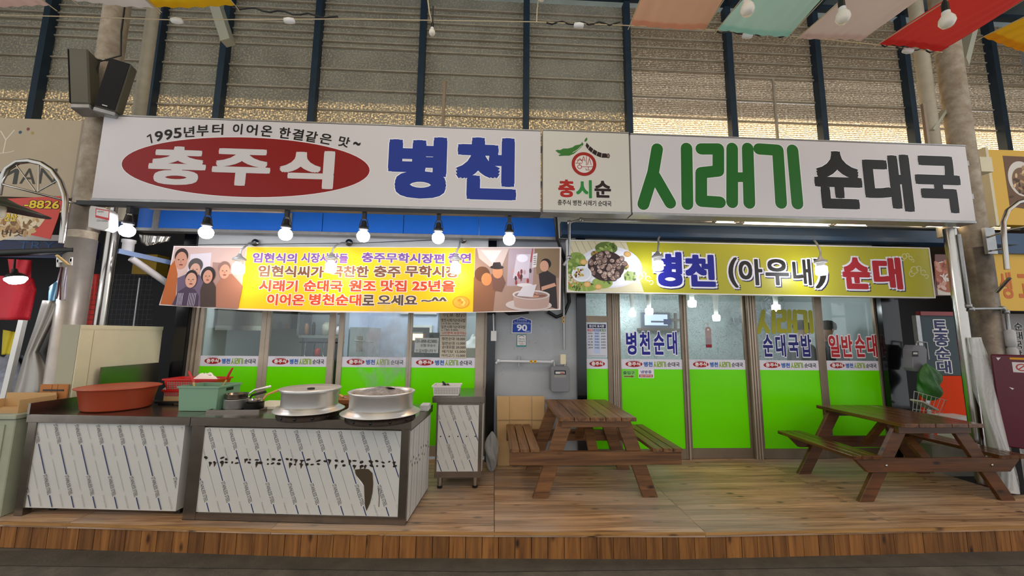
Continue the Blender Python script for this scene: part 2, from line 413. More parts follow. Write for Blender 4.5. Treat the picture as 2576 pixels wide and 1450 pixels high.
# ================================================================== street and deck
tag(MB().box(-9, 9, -6, 12, -.1, 0).build('floor', m_asph), 'grey brown market street floor of worn concrete', None, kind='structure')
tag(MB().add([(-6, 3.38, .004), (-6, 3.28, .004), (0, 2.98, .004), (6, 2.93, .004), (6, 3.3, .004), (0, 3.3, .004)], [(0, 1, 2, 3, 4, 5)]).build('trim_1', m_footstrip), 'dark gutter strip along the foot of the deck', None, kind='structure')
def yf(x):                                    # front edge of the deck, gently bowed
    pts = [(-6, 3.56), (-3.87, 3.40), (-1.136, 3.18), (1.43, 3.09), (4.36, 3.13), (6.5, 3.17)]
    for (a, b), (c, d) in zip(pts, pts[1:]):
        if x <= c: break
    t = (x-a)/(c-a); return b+(d-b)*t
deck = thing('deck', 'low wooden plank deck with vertical board fascia in front of the shop', None, (0, 3.2, 0), kind='structure')
tag(MB().add([(-5, yf(-5)+.03, .165), (-1, yf(-1)+.03, .165), (1.4, yf(1.4)+.03, .165), (5.6, yf(5.6)+.03, .165), (5.6, 4.9, .165), (-5, 4.9, .165)], [(0, 1, 2, 3, 4, 5)]).build('underlay', m_black, deck))
PW = .0985
joints = [-4.9, -3.3, -1.68, .03, 1.66, 3.3, 4.7, 5.75]
for r in range(18):
    for a, b in zip(joints, joints[1:]):
        off = .0
        if r > 5 and a > 4: continue
        y0a, y0b = yf(a)+r*PW-.012, yf(b)+r*PW-.012
        if min(y0a, y0b) > 4.84: continue
        b2 = b if not (r > 5 and b > 5) else 5.2
        dz = random.uniform(-.0015, .0015); g = .0022
        mb = MB().hexa([(a+g, y0a, .165), (b2-g, y0b, .165), (b2-g, y0b+PW-.008, .165), (a+g, y0a+PW-.008, .165),
                        (a+g, y0a, .2+dz), (b2-g, y0b, .2+dz), (b2-g, y0b+PW-.008, .2+dz), (a+g, y0a+PW-.008, .2+dz)])
        mb.build('plank', m_nosing if r == 0 and False else m_deck, deck)
for r in range(6, 18):                        # planks at the right-hand end, cut short by the column
    a, b = 4.7, 5.08
    y0 = yf(4.9)+r*PW
    if y0 < 4.8: MB().box(a+.002, b, y0, y0+PW-.006, .165, .2).build('plank', m_deck, deck)
x = -4.85; FW = .126
while x < 5.7:
    a, b = x+.0022, x+FW-.0022; d = random.uniform(0, .004)
    ya, yb = yf(a)+.004-d, yf(b)+.004-d
    MB().hexa([(a, ya, .004), (b, yb, .004), (b, yb+.02, .004), (a, ya+.02, .004), (a, ya, .178), (b, yb, .178), (b, yb+.02, .178), (a, ya+.02, .178)]).build('fascia_board', m_fascia, deck)
    x += FW
for a, b in ((-4.9, -1.68), (-1.68, 1.66), (1.66, 5.75)):
    n = 6; mb = MB()
    for i in range(n):
        p, q = a+(b-a)*i/n, a+(b-a)*(i+1)/n
        mb.hexa([(p, yf(p)-.018, .179), (q, yf(q)-.018, .179), (q, yf(q)-.006, .179), (p, yf(p)-.006, .179), (p, yf(p)-.018, .2), (q, yf(q)-.018, .2), (q, yf(q)-.006, .2), (p, yf(p)-.006, .2)])
    mb.build('nosing_strip', m_nosing, deck)
# ================================================================== arcade wall of sheets, ceiling, added outer eave
WY = 6.0
posts = [-9.2, -7.25, -5.52, -4.47, -3.0, -1.275, .475, 2.22, 4.02, 5.62, 7.27, 8.95, 10.8]
rails = [3.2, 3.75, 4.3, 4.95, 5.33, 5.71, 6.07, 6.45, 6.58, 6.72, 6.86, 7.0, 7.14, 7.28, 7.5]
wall = thing('wall_back', 'tall arcade wall of dusty translucent sheets between dark blue posts', None, (0, WY, 3.2), kind='structure')
ub_post, ub_rail, ub_sheet, ub_sheet2 = unitbox('post', m_post), unitbox('rail', m_rail), unitbox('sheet', m_sheet), None
def corr():
    mb = MB(); n = 24
    for i in range(n):
        z0, z1 = -.5+i/n, -.5+(i+1)/n; y0, y1 = (.3 if i % 2 else -.3), (-.3 if i % 2 else .3)
        mb.add([(-.5, y0, z0), (.5, y0, z0), (.5, y1, z1), (-.5, y1, z1)], [(0, 1, 2, 3)])
    o = mb.build('sheet', m_sheet2); me = o.data; bpy.data.objects.remove(o); return me
ub_sheet2 = corr()
for x in posts: inst(ub_post, 'post', wall, (x, -.05, 2.15), (.1, .12, 4.3))
for i, (a, b) in enumerate(zip(posts, posts[1:])):
    right = a >= 2.2
    rl = rails if not right else [3.2, 3.75, 4.3, 4.98, 5.42, 5.79, 6.3, 6.52, 6.72, 6.9, 7.08, 7.26, 7.5]
    for j, (z0, z1) in enumerate(zip(rl, rl[1:])):
        zz = random.uniform(-.015, .015) if 0 < j < len(rl)-2 else 0
        inst(ub_sheet2 if right else ub_sheet, 'sheet', wall, ((a+b)/2, .03+random.uniform(0, .006), (z0+z1)/2-3.2), (b-a-.02, .02 if right else .006, z1-z0-.004))
        if z1 < 7.4: inst(ub_rail, 'rail', wall, ((a+b)/2, .005, z1-3.2+zz), (b-a-.1, .04, .022))
# extra glazing bars in one bay on the right
for dx in (4.12, 4.83): inst(ub_rail, 'rail', wall, (dx, -.01, 5.6-3.2), (.035, .03, 1.25))
inst(ub_rail, 'rail', wall, (4.82, -.012, 6.22-3.2), (1.5, .03, .03))
ceil = thing('ceiling', 'blue grey sheet roof over the market street with steel purlins', None, (0, 2, 7.5), kind='structure')
MB().hexa([(-11, 1.2, 7.97), (12, 1.2, 7.97), (12, 7.68, 7.5), (-11, 7.68, 7.5), (-11, 1.2, 8.02), (12, 1.2, 8.02), (12, 7.68, 7.55), (-11, 7.68, 7.55)]).build('roof_sheet', m_roof, ceil)  # unseen overhang past the wall added to shade the upper sheets
MB().add([(-11, -7, 8.58), (12, -7, 8.58), (12, 1.195, 7.98), (-11, 1.195, 7.98)], [(0, 1, 2, 3)]).build('skylight_sheet', m_skyl, ceil, fix=False)  # unseen translucent section added to bring in soft top light
for x in posts[1:]: MB().bar((x, -6.5, 8.5), (x, 5.95, 7.57), .09, .12).build('purlin', m_post, ceil)
for y in (5.9, 4.6, 3.2, 1.8, .4): MB().bar((-9, y, 7.98-y*.0719), (10.8, y, 7.98-y*.0719), .1, .07).build('cross_beam', m_post, ceil)
# pale brace beams of the roof frame
solo(MB().bar(A(533, -20, 5.2), A(574, 108, 5.2), .13, .13), 'roof_brace', M('brace_paint', '#aba996', .6), 'pale grey steel brace dropping from roof to a wall post', 'beam')
solo(MB().bar(A(2420, 160, 4.3), A(2462, 0, 4.9), .1, .12), 'roof_brace', MATS['brace_paint'], 'pale steel brace beside the right-hand column under the red cloth', 'beam')
solo(MB().bar(A(2340, 330, 4.12), A(2385, 265, 4.12), .08, .03), 'strut', MATS['brace_paint'], 'short cream diagonal strut between pipe and column above sign', 'beam')
solo(MB().bar(A(1110, 400, 4.004), A(1119, 204, 4.004), .03, .035), 'steel_stub', m_frame2, 'thin rusty upright bar sticking up behind the white sign', 'bar')
solo(MB().bar(A(2343, 430, 4.004), A(2321, 262, 4.004), .03, .03), 'steel_stub', m_frame2, 'thin rusty upright bar beside the thin cream pipe above sign', 'bar')
# far side walls of the arcade
tag(MB().box(-9.1, -9.0, 3.5, 6, 0, 7.5).build('wall_left', m_grey), 'plain wall closing the arcade beyond the clothes stall', None, kind='structure')
tag(MB().box(9.6, 9.7, 3.5, 6, 0, 7.5).build('wall_right', m_grey), 'plain wall closing the arcade beyond the yellow sign', None, kind='structure')
# unseen shop roof added to block the sun, and blank upper wall
tag(MB().box(-4.3, 6.2, 4.62, 5.96, 3.2, 3.26).build('shop_roof', m_roof), 'flat sheet roof of the shop behind the signs', None, kind='structure')
# ================================================================== shop rooms
def room(nm, x0, x1, y1, zc, mw, lab):
    tag(MB().box(x0, x1, y1, y1+.05, .2, zc).build('wall_'+nm+'_back', mw), lab, None, kind='structure')
    tag(MB().box(x0-.05, x0, 4.87, y1, .2, zc).build('wall_'+nm+'_left', m_room), 'left side wall of the '+nm, None, kind='structure')
    tag(MB().box(x1, x1+.05, 4.87, y1, .2, zc).build('wall_'+nm+'_right', m_room), 'right side wall of the '+nm, None, kind='structure')
    tag(MB().box(x0-.05, x1+.05, 4.87, y1, zc, zc+.05).build('ceiling_'+nm, m_white), 'white ceiling of the '+nm, None, kind='structure')
    tag(MB().box(x0-.05, x1+.05, 4.87, y1, .15, .2).build('floor_'+nm, m_grey), 'grey floor of the '+nm, None, kind='structure')
def scribblemat():
    m, t, p, o = nt('scribbled_wall'); L = t.links.new
    g = nd(t, 'ShaderNodeNewGeometry'); n = nd(t, 'ShaderNodeTexNoise'); n.inputs['Scale'].default_value = 17; n.inputs['Detail'].default_value = 5; n.inputs['Distortion'].default_value = 2.5
    L(g.outputs['Position'], n.inputs['Vector'])
    r = nd(t, 'ShaderNodeValToRGB'); e = r.color_ramp.elements; e[0].position = .46; e[0].color = (1, 1, 1, 1); e[1].position = .49; e[1].color = (.12, .13, .14, 1)
    k = e.new(.52); k.color = (1, 1, 1, 1); L(n.outputs['Fac'], r.inputs[0])
    n2 = nd(t, 'ShaderNodeTexNoise'); n2.inputs['Scale'].default_value = 5; L(g.outputs['Position'], n2.inputs['Vector'])
    r2 = nd(t, 'ShaderNodeValToRGB'); r2.color_ramp.elements[0].position = .3; r2.color_ramp.elements[1].position = .5; L(n2.outputs['Fac'], r2.inputs[0])
    mx = nd(t, 'ShaderNodeMix', data_type='RGBA'); mx.inputs[6].default_value = lin('#c9d3d4'); mx.inputs[7].default_value = lin('#2c353e')
    iv = nd(t, 'ShaderNodeMath', operation='SUBTRACT'); iv.inputs[0].default_value = 1; L(r.outputs[0], iv.inputs[1])
    ml = nd(t, 'ShaderNodeMath', operation='MULTIPLY'); L(iv.outputs[0], ml.inputs[0]); L(r2.outputs[0], ml.inputs[1]); L(ml.outputs[0], mx.inputs[0])
    L(mx.outputs[2], p.inputs['Base Color']); p.inputs['Roughness'].default_value = .7
    MATS['scribble'] = m; return m
m_scrib = scribblemat()
room('kitchen', -3.75, -.05, 6.9, 2.9, m_room, 'pale walls of the kitchen behind the left shop windows')
room('dining', 1.12, 5.2, 6.6, 2.8, m_scrib, 'scribbled pale walls of the dining room behind the glass doors')
tag(MB().box(-2.05, -2.0, 5.4, 6.9, .2, 2.9).build('wall_partition_side', m_roomb), 'pale blue partition beside the kitchen fridge', None, kind='structure')
tag(MB().box(-2.0, -.9, 6.2, 6.25, .2, 2.9).build('wall_partition_back', m_roomb), 'pale blue partition with the dark hatch', None, kind='structure')
# ================================================================== façade: posts, grey bay, beam
GY = 4.82
tag(MB().box(.02, 1.04, 4.8, 4.86, .2, 2.95).build('wall_front', m_grey), 'grey painted metal wall between the left windows and the glass doors', None, kind='structure')
pz = PR(4.8)
for _ in range(26):
    u, v = random.uniform(.08, 1.0), random.uniform(1.2, 2.05); a = random.uniform(.3, 1.3); l = random.uniform(.008, .04)
    pz.stroke([(u, v), (u+l*math.cos(a), v+l*math.sin(a))], .003, '#7d7f80', 1, False)
pz.build('scuff_marks', bpy.data.objects['wall_front'])
for n, (a, b) in enumerate(((-.085, .02), (1.04, 1.155), (5.06, 5.3), (-3.8, -3.655))):
    tag(MB().box(a, b, 4.75, 4.88, .2, 2.95).build('trim_%d' % (n+2), m_dark), 'glossy black jamb post of the shop front', None, kind='structure')
tag(MB().box(-3.66, -.08, 4.78, 4.86, 2.1, 2.95).box(1.15, 5.06, 4.79, 4.86, 2.3, 2.95).build('trim_6', m_white), 'white fascia panel above the windows and doors', None, kind='structure')
bm = thing('fascia_beam', 'long blue steel fascia beam under the white signs', 'beam', (0, 4.5, 2.88))
xs = [-4.15, -3.95, -2.45, -2.05, -1.1, -.2, .76]
for a, b in zip(xs, xs[1:]):
    MB().box(a+.004, b-.004, 4.5, 4.6, 2.885, 3.12).build('beam_panel', m_blue, bm)
MB().box(-4.15, .76, 4.49, 4.6, 2.85, 2.885).build('bottom_rail', m_galv, bm)
for x in (-3.97, -2.47): MB().box(x, x+.07, 4.485, 4.5, 2.86, 3.1).build('bracket', m_galv, bm)
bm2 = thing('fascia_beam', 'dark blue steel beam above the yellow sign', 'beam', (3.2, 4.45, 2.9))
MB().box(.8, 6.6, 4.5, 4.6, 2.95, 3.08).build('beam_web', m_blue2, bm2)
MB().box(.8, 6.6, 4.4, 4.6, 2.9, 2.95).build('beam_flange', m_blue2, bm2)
solo(MB().box(-4.0, -2.5, 4.4, 4.5, 3.1, 3.2), 'timber_board', M('old_board', '#c9b79a', .7, var=.3, vscale=12), 'weathered pale timber board lying on the blue beam', 'board')
# ================================================================== the three big signs
SY = 3.8
def sign_box(name, label, x0, x1, z0, z1, mat, y=SY):
    t = thing(name, label, 'sign', ((x0+x1)/2, y, z0))
    MB().box(x0, x1, y, y+.14, z0, z1).build('panel', mat, t, bevel=.004)
    MB().box(x0, x1, y-.004, y+.15, z0-.022, z0-.001).build('bottom_edge', m_galv, t)
    MB().box(x0, x1, y-.004, y+.15, z1+.001, z1+.014).build('top_edge', m_galv, t)
    return t
z0s, z1s = 2.985, 3.85
s1 = sign_box('shop_sign', 'white shop sign with red oval and blue Korean letters', -3.963, .462, z0s, z1s, m_sign)
q = PR(SY)
xa, xb = q.P(306, 415)[0], q.P(930, 427)[0]; za, zb = q.P(618, 496)[1], q.P(618, 346)[1]
q.ell((xa+xb)/2, (za+zb)/2, (xb-xa)/2+.008, (zb-za)/2+.008, '#f4eeee', 1, 64)
q.ell((xa+xb)/2, (za+zb)/2, (xb-xa)/2, (zb-za)/2, '#8e0f0c', 2, 64)
q.build('red_oval', s1)
q = PR(SY)
for ch, b in (('충', (374, 519, 369, 466)), ('주', (534, 681, 375, 468)), ('식', (703, 841, 379, 475))): q.pt(ch, *b, '#dcd6d4', bold=.042, L=3)
q.build('oval_lettering', s1)
q = PR(SY)
for ch, x, y, wd, ht, ro in (('9', 400, 343, 20, 26, .18), ('9', 424, 339, 20, 26, .15), ('5', 447, 335, 20, 26, .12), ('년', 476, 332, 27, 27, .09), ('부', 510, 329, 30, 28, .06), ('터', 548, 326, 28, 28, .05),
        ('이', 598, 325, 24, 27, .0), ('어', 634, 327, 28, 27, -.02), ('온', 671, 330, 28, 28, -.05), ('한', 717, 335, 29, 28, -.07), ('결', 750, 339, 28, 28, -.1), ('같', 784, 344, 30, 28, -.13), ('은', 820, 350, 30, 26, -.16), ('맛', 866, 357, 28, 26, -.2), ('~', 898, 362, 18, 9, -.1)):
    q.pt(ch, x-wd/2, x+wd/2, y-ht/2, y+ht/2, '#17130f', bold=.02, L=1, rot=ro)
q.ps([(371, 344), (378, 339), (382, 359)], 4, '#17130f', 1)
q.build('slogan_lettering', s1)
q = PR(SY)
for ch, b in (('병', (976, 1124, 344, 500)), ('천', (1146, 1299, 346, 503))): q.pt(ch, *b, '#1c3794', bold=.055, L=1, outline=.012)
q.build('blue_lettering', s1)
s2 = sign_box('shop_sign', 'square ivory sign with red ring, green leaf and dark sausage emblem', .487, 1.412, z0s, z1s+.01, m_sign2)
q = PR(SY)
c = q.P(1469, 413); r1 = q.P(1500, 413)[0]-c[0]; r0 = r1*.74
q.ring(c[0], c[1], r0, r1, '#a5231a', 2)
q.ell(c[0], c[1], r0, r0, '#e2ddd2', 1)
for ln in ([(1451, 403), (1469, 403)], [(1458, 399), (1452, 409)], [(1459, 399), (1466, 409)], [(1448, 411), (1464, 411)], [(1458, 411), (1458, 416)], [(1468, 394), (1464, 405)], [(1468, 394), (1472, 406)], [(1475, 393), (1475, 416)], [(1483, 397), (1478, 415)], [(1483, 400), (1487, 415)], [(1462, 420), (1492, 420)], [(1480, 420), (1480, 426)], [(1474, 424), (1474, 428), (1484, 428)]):
    q.ps(ln, 1.3, '#a5231a', 3)
cc = q.P(1458, 420); q.ring(cc[0], cc[1], .018, .024, '#a5231a', 3, 20)
q.pp([(1397, 379), (1403, 377), (1409, 378), (1417, 374), (1428, 374), (1440, 371), (1447, 366), (1458, 364), (1463, 361), (1464, 357), (1468, 363), (1462, 371), (1452, 380), (1444, 387), (1432, 392), (1418, 392), (1407, 393), (1405, 390), (1411, 388), (1404, 385)], '#3b7a2e', 1)
q.ps([(1441, 384), (1453, 377), (1463, 367)], 1.4, '#e2ddd2', 2)
q.pp([(1470, 357), (1471, 351), (1476, 346), (1478, 350), (1475, 356)], '#3b7a2e', 1)
top = [(1476, 359), (1484, 368), (1494, 376), (1504, 382), (1515, 386), (1527, 387)]; bot = [(1473, 367), (1479, 376), (1489, 385), (1500, 392), (1513, 397), (1529, 398)]
for i in range(5):
    a, b, d, e = top[i], top[i+1], bot[i+1], bot[i]
    sh = lambda p, w_: (p[0]+w_, p[1]+.4*w_)
    q.pp([a, sh(b, -1.2), sh(d, -1.2), e], '#2a1a18', 1)
q.pell(1530, 392.5, 4, 6, '#3a2622', 2); q.pell(1530, 392.5, 2.4, 4, '#8b756c', 3)
q.build('emblem', s2)
q = PR(SY)
for ch, b, cl in (('충', (1404, 1446, 452, 497), '#b3271d'), ('시', (1449, 1489, 453, 499), '#2f8a3c'), ('순', (1495, 1537, 455, 498), '#2a1917')): q.pt(ch, *b, cl, bold=.04, L=1, outline=.01)
q.pt('충주식 병천 시래기 순대국', 1403, 1538, 504, 518, '#221815', bold=.012)
q.build('lettering', s2)
s3 = sign_box('shop_sign', 'long white shop sign with rounded green letters and black letters', 1.43, 5.238, z0s, z1s, m_sign)
def sirae(q, f, wpx, c, L):
    """rounded hand-cut letters; f maps the unit drawing to pixels"""
    S = lambda pts, k=1: q.ps([f(*p) for p in pts], wpx*k, c, L)
    S([(.115, .07), (.09, .45), (.03, .95)]); S([(.1, .5), (.195, .93)]); S([(.295, .06), (.3, .95)])
    S([(.385, .07), (.49, .07), (.49, .42), (.385, .45), (.385, .9), (.5, .92)]); S([(.575, .06), (.575, .92)]); S([(.575, .52), (.67, .52)], .85); S([(.67, .06), (.68, .93)])
    S([(.74, .07), (.855, .09), (.875, .93)]); S([(.945, .09), (.975, .94)])
q = PR(SY)
sirae(q, lambda u, v: (1606+u*410, 364+v*158), 33, '#f1ecec', 1)
sirae(q, lambda u, v: (1606+u*410, 364+v*158), 29, '#1c6b1f', 2)
q.build('green_lettering', s3)
q = PR(SY)
for ch, b in (('순', (2048, 2168, 381, 526)), ('대', (2173, 2293, 388, 532)), ('국', (2303, 2417, 393, 536))): q.pt(ch, *b, '#181614', bold=.05, L=1, outline=.008)
q.build('black_lettering', s3)
# joint bar that ties the sign row to the columns
solo(MB().box(-4.1, 5.46, 3.95, 3.99, 3.3, 3.36).box(-4.1, 5.46, 3.95, 3.99, 3.7, 3.76), 'sign_bracket', m_galv, 'long steel rails behind the white signs, fixed to both columns', 'bracket')
# ================================================================== windows and doors with stickers
def strip_proto(full=True):
    q = PR(0)
    x0 = .06 if full else .2
    if full:
        q.ell(.165, .062, .108, .037, '#a3201c', 1, 32); q.text('충주식', .085, .245, .038, .088, '#f3eeee', .03, 1)
        q.text('1995년부터 이어온 한결같은 맛', .09, .24, .102, .109, '#3a3030', 0, 1)
        q.text('병천', .29, .40, .03, .092, '#1f5fb0', .03, 1)
        sirae_m(q, .415, .575, .028, .096, .0105, '#86a81c')
        q.text('순대국', .59, .745, .032, .09, '#1b1516', .012, 1)
    else:
        q.ell(.145, .062, .105, .037, '#a3201c', 1, 32); q.text('충주식', .068, .222, .038, .088, '#f3eeee', .03, 1)
        q.text('1995년부터 이어온 한결같은 맛', .07, .22, .102, .109, '#3a3030', 0, 1)
    o = q.build('lettering', None, local=True); me = o.data; me.use_fake_user = True; bpy.data.objects.remove(o); return me
def sirae_m(q, x0, x1, z0, z1, wd, c, L=1):
    f = lambda u, v: (x0+(x1-x0)*u, z1-(z1-z0)*v)
    S = lambda pts, k=1: q.stroke([f(*p) for p in pts], wd*k, c, L)
    S([(.115, .07), (.09, .45), (.03, .95)]); S([(.1, .5), (.195, .93)]); S([(.295, .06), (.3, .95)])
    S([(.385, .07), (.49, .07), (.49, .42), (.385, .45), (.385, .9), (.5, .92)]); S([(.575, .06), (.575, .92)]); S([(.575, .52), (.67, .52)], .85); S([(.67, .06), (.68, .93)])
    S([(.74, .07), (.855, .09), (.875, .93)]); S([(.945, .09), (.975, .94)])
P_full, P_short = strip_proto(True), strip_proto(False)
m_strip = M('strip_white', '#dcd8e2', .35)
def leaf(name, label, x0, x1, z0, z1, y, mf, fl, fr, zs=(1.289, 1.412), full=True, bottom=.12):
    """one framed glass leaf: stiles, rails, glass, white sticker strip, green film"""
    t = thing(name, label, None, ((x0+x1)/2, y, z0), kind='structure')
    MB().box(x0, x0+fl, y-.02, y+.02, z0, z1).build('stile', mf, t, bevel=.003)
    MB().box(x1-fr, x1, y-.02, y+.02, z0, z1).build('stile', mf, t, bevel=.003)
    MB().box(x0+fl, x1-fr, y-.018, y+.018, z1-.06, z1).build('top_rail', mf, t)
    MB().box(x0+fl, x1-fr, y-.018, y+.018, z0, z0+bottom).build('bottom_rail', mf, t)
    a, b = x0+fl, x1-fr
    MB().box(a, b, y-.003, y+.003, z0+bottom, z1-.06).build('glass', m_glass, t)
    st = MB().box(a, b, y-.006, y-.0035, zs[0], zs[1]).build('sticker_strip', m_strip, t)
    k = (b-a)/.78 if full else (b-a)/.29
    o = bpy.data.objects.new('lettering', P_full if full else P_short); col.objects.link(o); o.parent = st
    wl = W[t]; o.location = wl.inverted() @ Vector((a, y-.0065, zs[0])); o.scale = (k, 1, 1); W[o] = W[t]
    MB().box(a, b, y-.006, y-.0035, z0+bottom, zs[0]-.001).build('green_film', m_green, t)
    return t
Zt = 2.36
lw = [leaf('window_1', 'sliding window leaf beside the black jamb by the cream cabinet', -3.655, -2.765, .25, Zt, GY, m_frame, .15, .06),
      leaf('window_2', 'sliding window leaf in front of the kitchen shelf', -2.765, -1.945, .25, Zt, GY+.002, m_frame, .045, .075),
      leaf('window_3', 'sliding window leaf behind the steaming pot', -1.90, -1.035, .25, Zt, GY, m_frame, .06, .03),
      leaf('window_4', 'sliding window leaf with handwritten price papers', -1.035, -.08, .25, Zt, GY, m_frame, .03, .145)]
for t, xx in zip((lw[0], lw[0], lw[3]), (-3.62, -3.57, -.12)): MB().box(xx, xx+.012, GY-.03, GY-.018, .25, Zt).build('track_groove', m_frame2, t)
rz0 = .205
ld = [leaf('door_1', 'narrow fixed glass leaf with origin notice board', 1.155, 1.50, rz0, Zt, GY, m_frame2, .012, .06, full=False),
      leaf('door_2', 'glass door leaf with navy lettering and entrance arrow', 1.575, 2.425, rz0, Zt, GY, m_frame2, .03, .03),
      leaf('door_3', 'glass door leaf with a hanging tag sticker', 2.455, 3.27, rz0, Zt, GY+.03, m_frame2, .04, .03),
      leaf('door_4', 'glass door leaf with olive and navy lettering', 3.37, 4.255, rz0, Zt, GY, m_frame2, .03, .06),
      leaf('door_5', 'glass door leaf with red lettering by the black jamb', 4.26, 5.065, rz0, Zt, GY+.03, m_frame2, .06, .03)]
for n, (a, b) in enumerate(((1.5, 1.575), (2.425, 2.455), (3.27, 3.37))):
    tr = thing('trim_%d' % (n+7), 'ribbed bronze door post', None, (a, GY, .2), kind='structure')
    MB().box(a, b, GY-.025, GY+.04, .2, Zt).build('post_core', m_frame2, tr)
    k = 3 if b-a > .05 else 1
    for i in range(k): MB().box(a+(b-a)*(i+.25)/k, a+(b-a)*(i+.7)/k, GY-.034, GY-.0255, .2, Zt).build('post_rib', m_frame, tr)
# lettering on the doors
q = PR(GY-.004)
for ch, x0, x1 in (('병', 1575, 1601), ('천', 1609, 1635), ('순', 1644, 1671), ('대', 1678, 1703)): q.pt(ch, x0, x1, 835, 893, '#1b1f83', bold=.03, outline=.045, oc='#e8e6f0')
q.build('door_lettering', ld[1])
q = PR(GY-.006)
g = A(1565, 931, GY); q.rect(g.x, g.x+.165, g.z-.10, g.z-.005, '#86cf6a', 1); q.text('출입구', g.x+.01, g.x+.155, g.z-.055, g.z-.015, '#1c5a2a', .01, 2)
q.stroke([(g.x+.02, g.z-.08), (g.x+.12, g.z-.08)], .012, '#8a4a1c', 2, False); q.poly([(g.x+.115, g.z-.065), (g.x+.15, g.z-.08), (g.x+.115, g.z-.095)], '#8a4a1c', 2)
g = A(1605, 930, GY); q.rect(g.x, g.x+.2, g.z-.105, g.z+.005, '#e8e4ec', 1); q.text('냉방중', g.x+.03, g.x+.17, g.z-.048, g.z-.01, '#4a4290', .015, 2)
q.rect(g.x+.01, g.x+.185, g.z-.095, g.z-.062, '#b32a30', 2); q.text('문을 꼭 닫아주세요', g.x+.02, g.x+.175, g.z-.09, g.z-.067, '#f4eaea', .02, 3)
q.build('door_stickers', ld[1])
q = PR(GY+.026)
g = q.P(1781, 826); h = q.P(1791, 875); wd = (h[0]-g[0])
q.rect(g[0]-wd, g[0]+wd, h[1], h[1]+.05, '#8d1b24', 1); q.rect(g[0]-wd, g[0]+wd, h[1]+.04, g[1]-.02, '#a8938f', 2); q.ell(g[0], g[1]-.02, wd, wd, '#a8938f', 2)
q.rect(g[0]-wd*.9, g[0]+wd*.9, h[1]+.045, h[1]+.12, '#9c8a90', 3); q.ell(g[0], g[1]-.02, .012, .012, '#e6e2e0', 3); q.ring(g[0], g[1]+.055, .008, .014, '#b3a06a', 2, 16)
q.build('tag_sticker', ld[2])
q = PR(GY-.004)
sirae(q, lambda u, v: (1904+u*142, 781+v*57), 11, '#98951a', 1)
for ch, x0, x1 in (('순', 1919, 1944), ('대', 1951, 1976), ('국', 1983, 2009), ('밥', 2015, 2041)): q.pt(ch, x0, x1, 842, 898, '#1a1c66', bold=.03, outline=.045, oc='#dcdce6')
q.build('door_lettering', ld[3])
q = PR(GY+.026)
for ch, x0, x1 in (('일', 2085, 2111), ('반', 2117, 2144), ('순', 2151, 2176), ('대', 2181, 2206)): q.pt(ch, x0, x1, 843, 899, '#b02128', bold=.03, outline=.045, oc='#e8dede')
q.build('door_lettering', ld[4])
# narrow leaf: cross rail, origin notice
MB().box(1.167, 1.44, GY-.025, GY+.02, 1.87, 1.95).build('cross_rail', m_frame2, ld[0])
nb = thing('notice_board', 'origin-of-ingredients notice sheet on the narrow glass leaf', 'notice', (1.3, GY-.012, 1.42))
MB().box(1.172, 1.435, GY-.012, GY-.0065, 1.435, 1.86).build('sheet', M('notice_paper', '#c9cad2', .35), nb)
q = PR(GY-.012)
q.rect(1.185, 1.42, 1.795, 1.845, '#1c2050', 1); q.text('원산지 표시판', 1.205, 1.40, 1.803, 1.838, '#f0f0f4', .015, 2)
for i, (a, cl, tx) in enumerate(((1.185, '#b8484c', '식자재명'), (1.266, '#3c5f9c', '원산지'), (1.345, '#2e6b3c', '음식명'))):
    q.rect(a, a+.074, 1.755, 1.785, cl, 1); q.text(tx, a+.008, a+.066, 1.76, 1.78, '#f0f0f0', .015, 2)
    if i == 1: q.rect(a, a+.074, 1.48, 1.753, '#b4c4e2', 1)
for r, row in enumerate((('돼지머리', '국내산', '순대국'), ('소 창', '국내산', '순대국'), ('소시래기', '국내산', '순대국'), ('사 골', '국내산', '순대국'), ('배기포', '국내산', '순대국'), ('고춧가루', '국내산', '순대국'))):
    z = 1.72-r*.036
    for i, a in enumerate((1.188, 1.27, 1.352)): q.text(row[i], a+.004, a+.062, z, z+.02, '#3c3c48', .012, 2)
q.text('위와 같이 원산지를 표시합니다', 1.195, 1.41, 1.445, 1.455, '#55555f', 0, 1)
q.build('printed_text', nb)
# handwritten papers on the left window
def paper(name, label, pts, Y, lines, mat, name2='handwriting'):
    c4 = [A(x, y, Y) for x, y in pts]
    t = thing(name, label, 'paper', (c4[3].x, Y, min(c4[2].z, c4[3].z)))
    mb = MB(); mb.hexa([(p.x, Y, p.z) for p in c4]+[(p.x, Y+.002, p.z) for p in c4]); mb.build('sheet', mat, t)
    q = PR(Y)
    for tx, x0, x1, y0, y1, cl in lines: q.pt(tx, x0, x1, y0, y1, cl, bold=.006)
    q.build(name2, t); return t
m_paper = M('kraft_paper', '#cfc3af', .8, var=.05); m_paper2 = M('white_paper', '#c4c7c4', .7)
k = '#3c352e'
paper('price_list', 'tall handwritten takeaway price list taped inside the left window', [(1106, 786), (1174, 787), (1172, 902), (1106, 901)], GY-.012,
      [('♡(포 장)♡', 1114, 1172, 789, 799, k), ('병천시래기순대국밥', 1110, 1171, 802, 811, k), ('(소포장) 10.000', 1111, 1155, 812, 818, k), ('일반시래기순대국밥', 1110, 1171, 819, 827, k), ('(그랑) 9.000', 1111, 1152, 828, 834, k), ('(2인분씩 포장가능)', 1112, 1172, 835, 843, '#c2401e'),
       ('~~~~~~~~~~~~', 1107, 1171, 844, 846, k), ('병천순대 18.000', 1112, 1170, 849, 857, k), ('일반순대 15.000', 1112, 1170, 860, 868, k), ('순대모듬 20.000', 1112, 1171, 870, 878, k), ('애기보 15.000', 1112, 1171, 881, 889, k), ('머리고기 15.000', 1111, 1170, 891, 899, k)], m_paper)
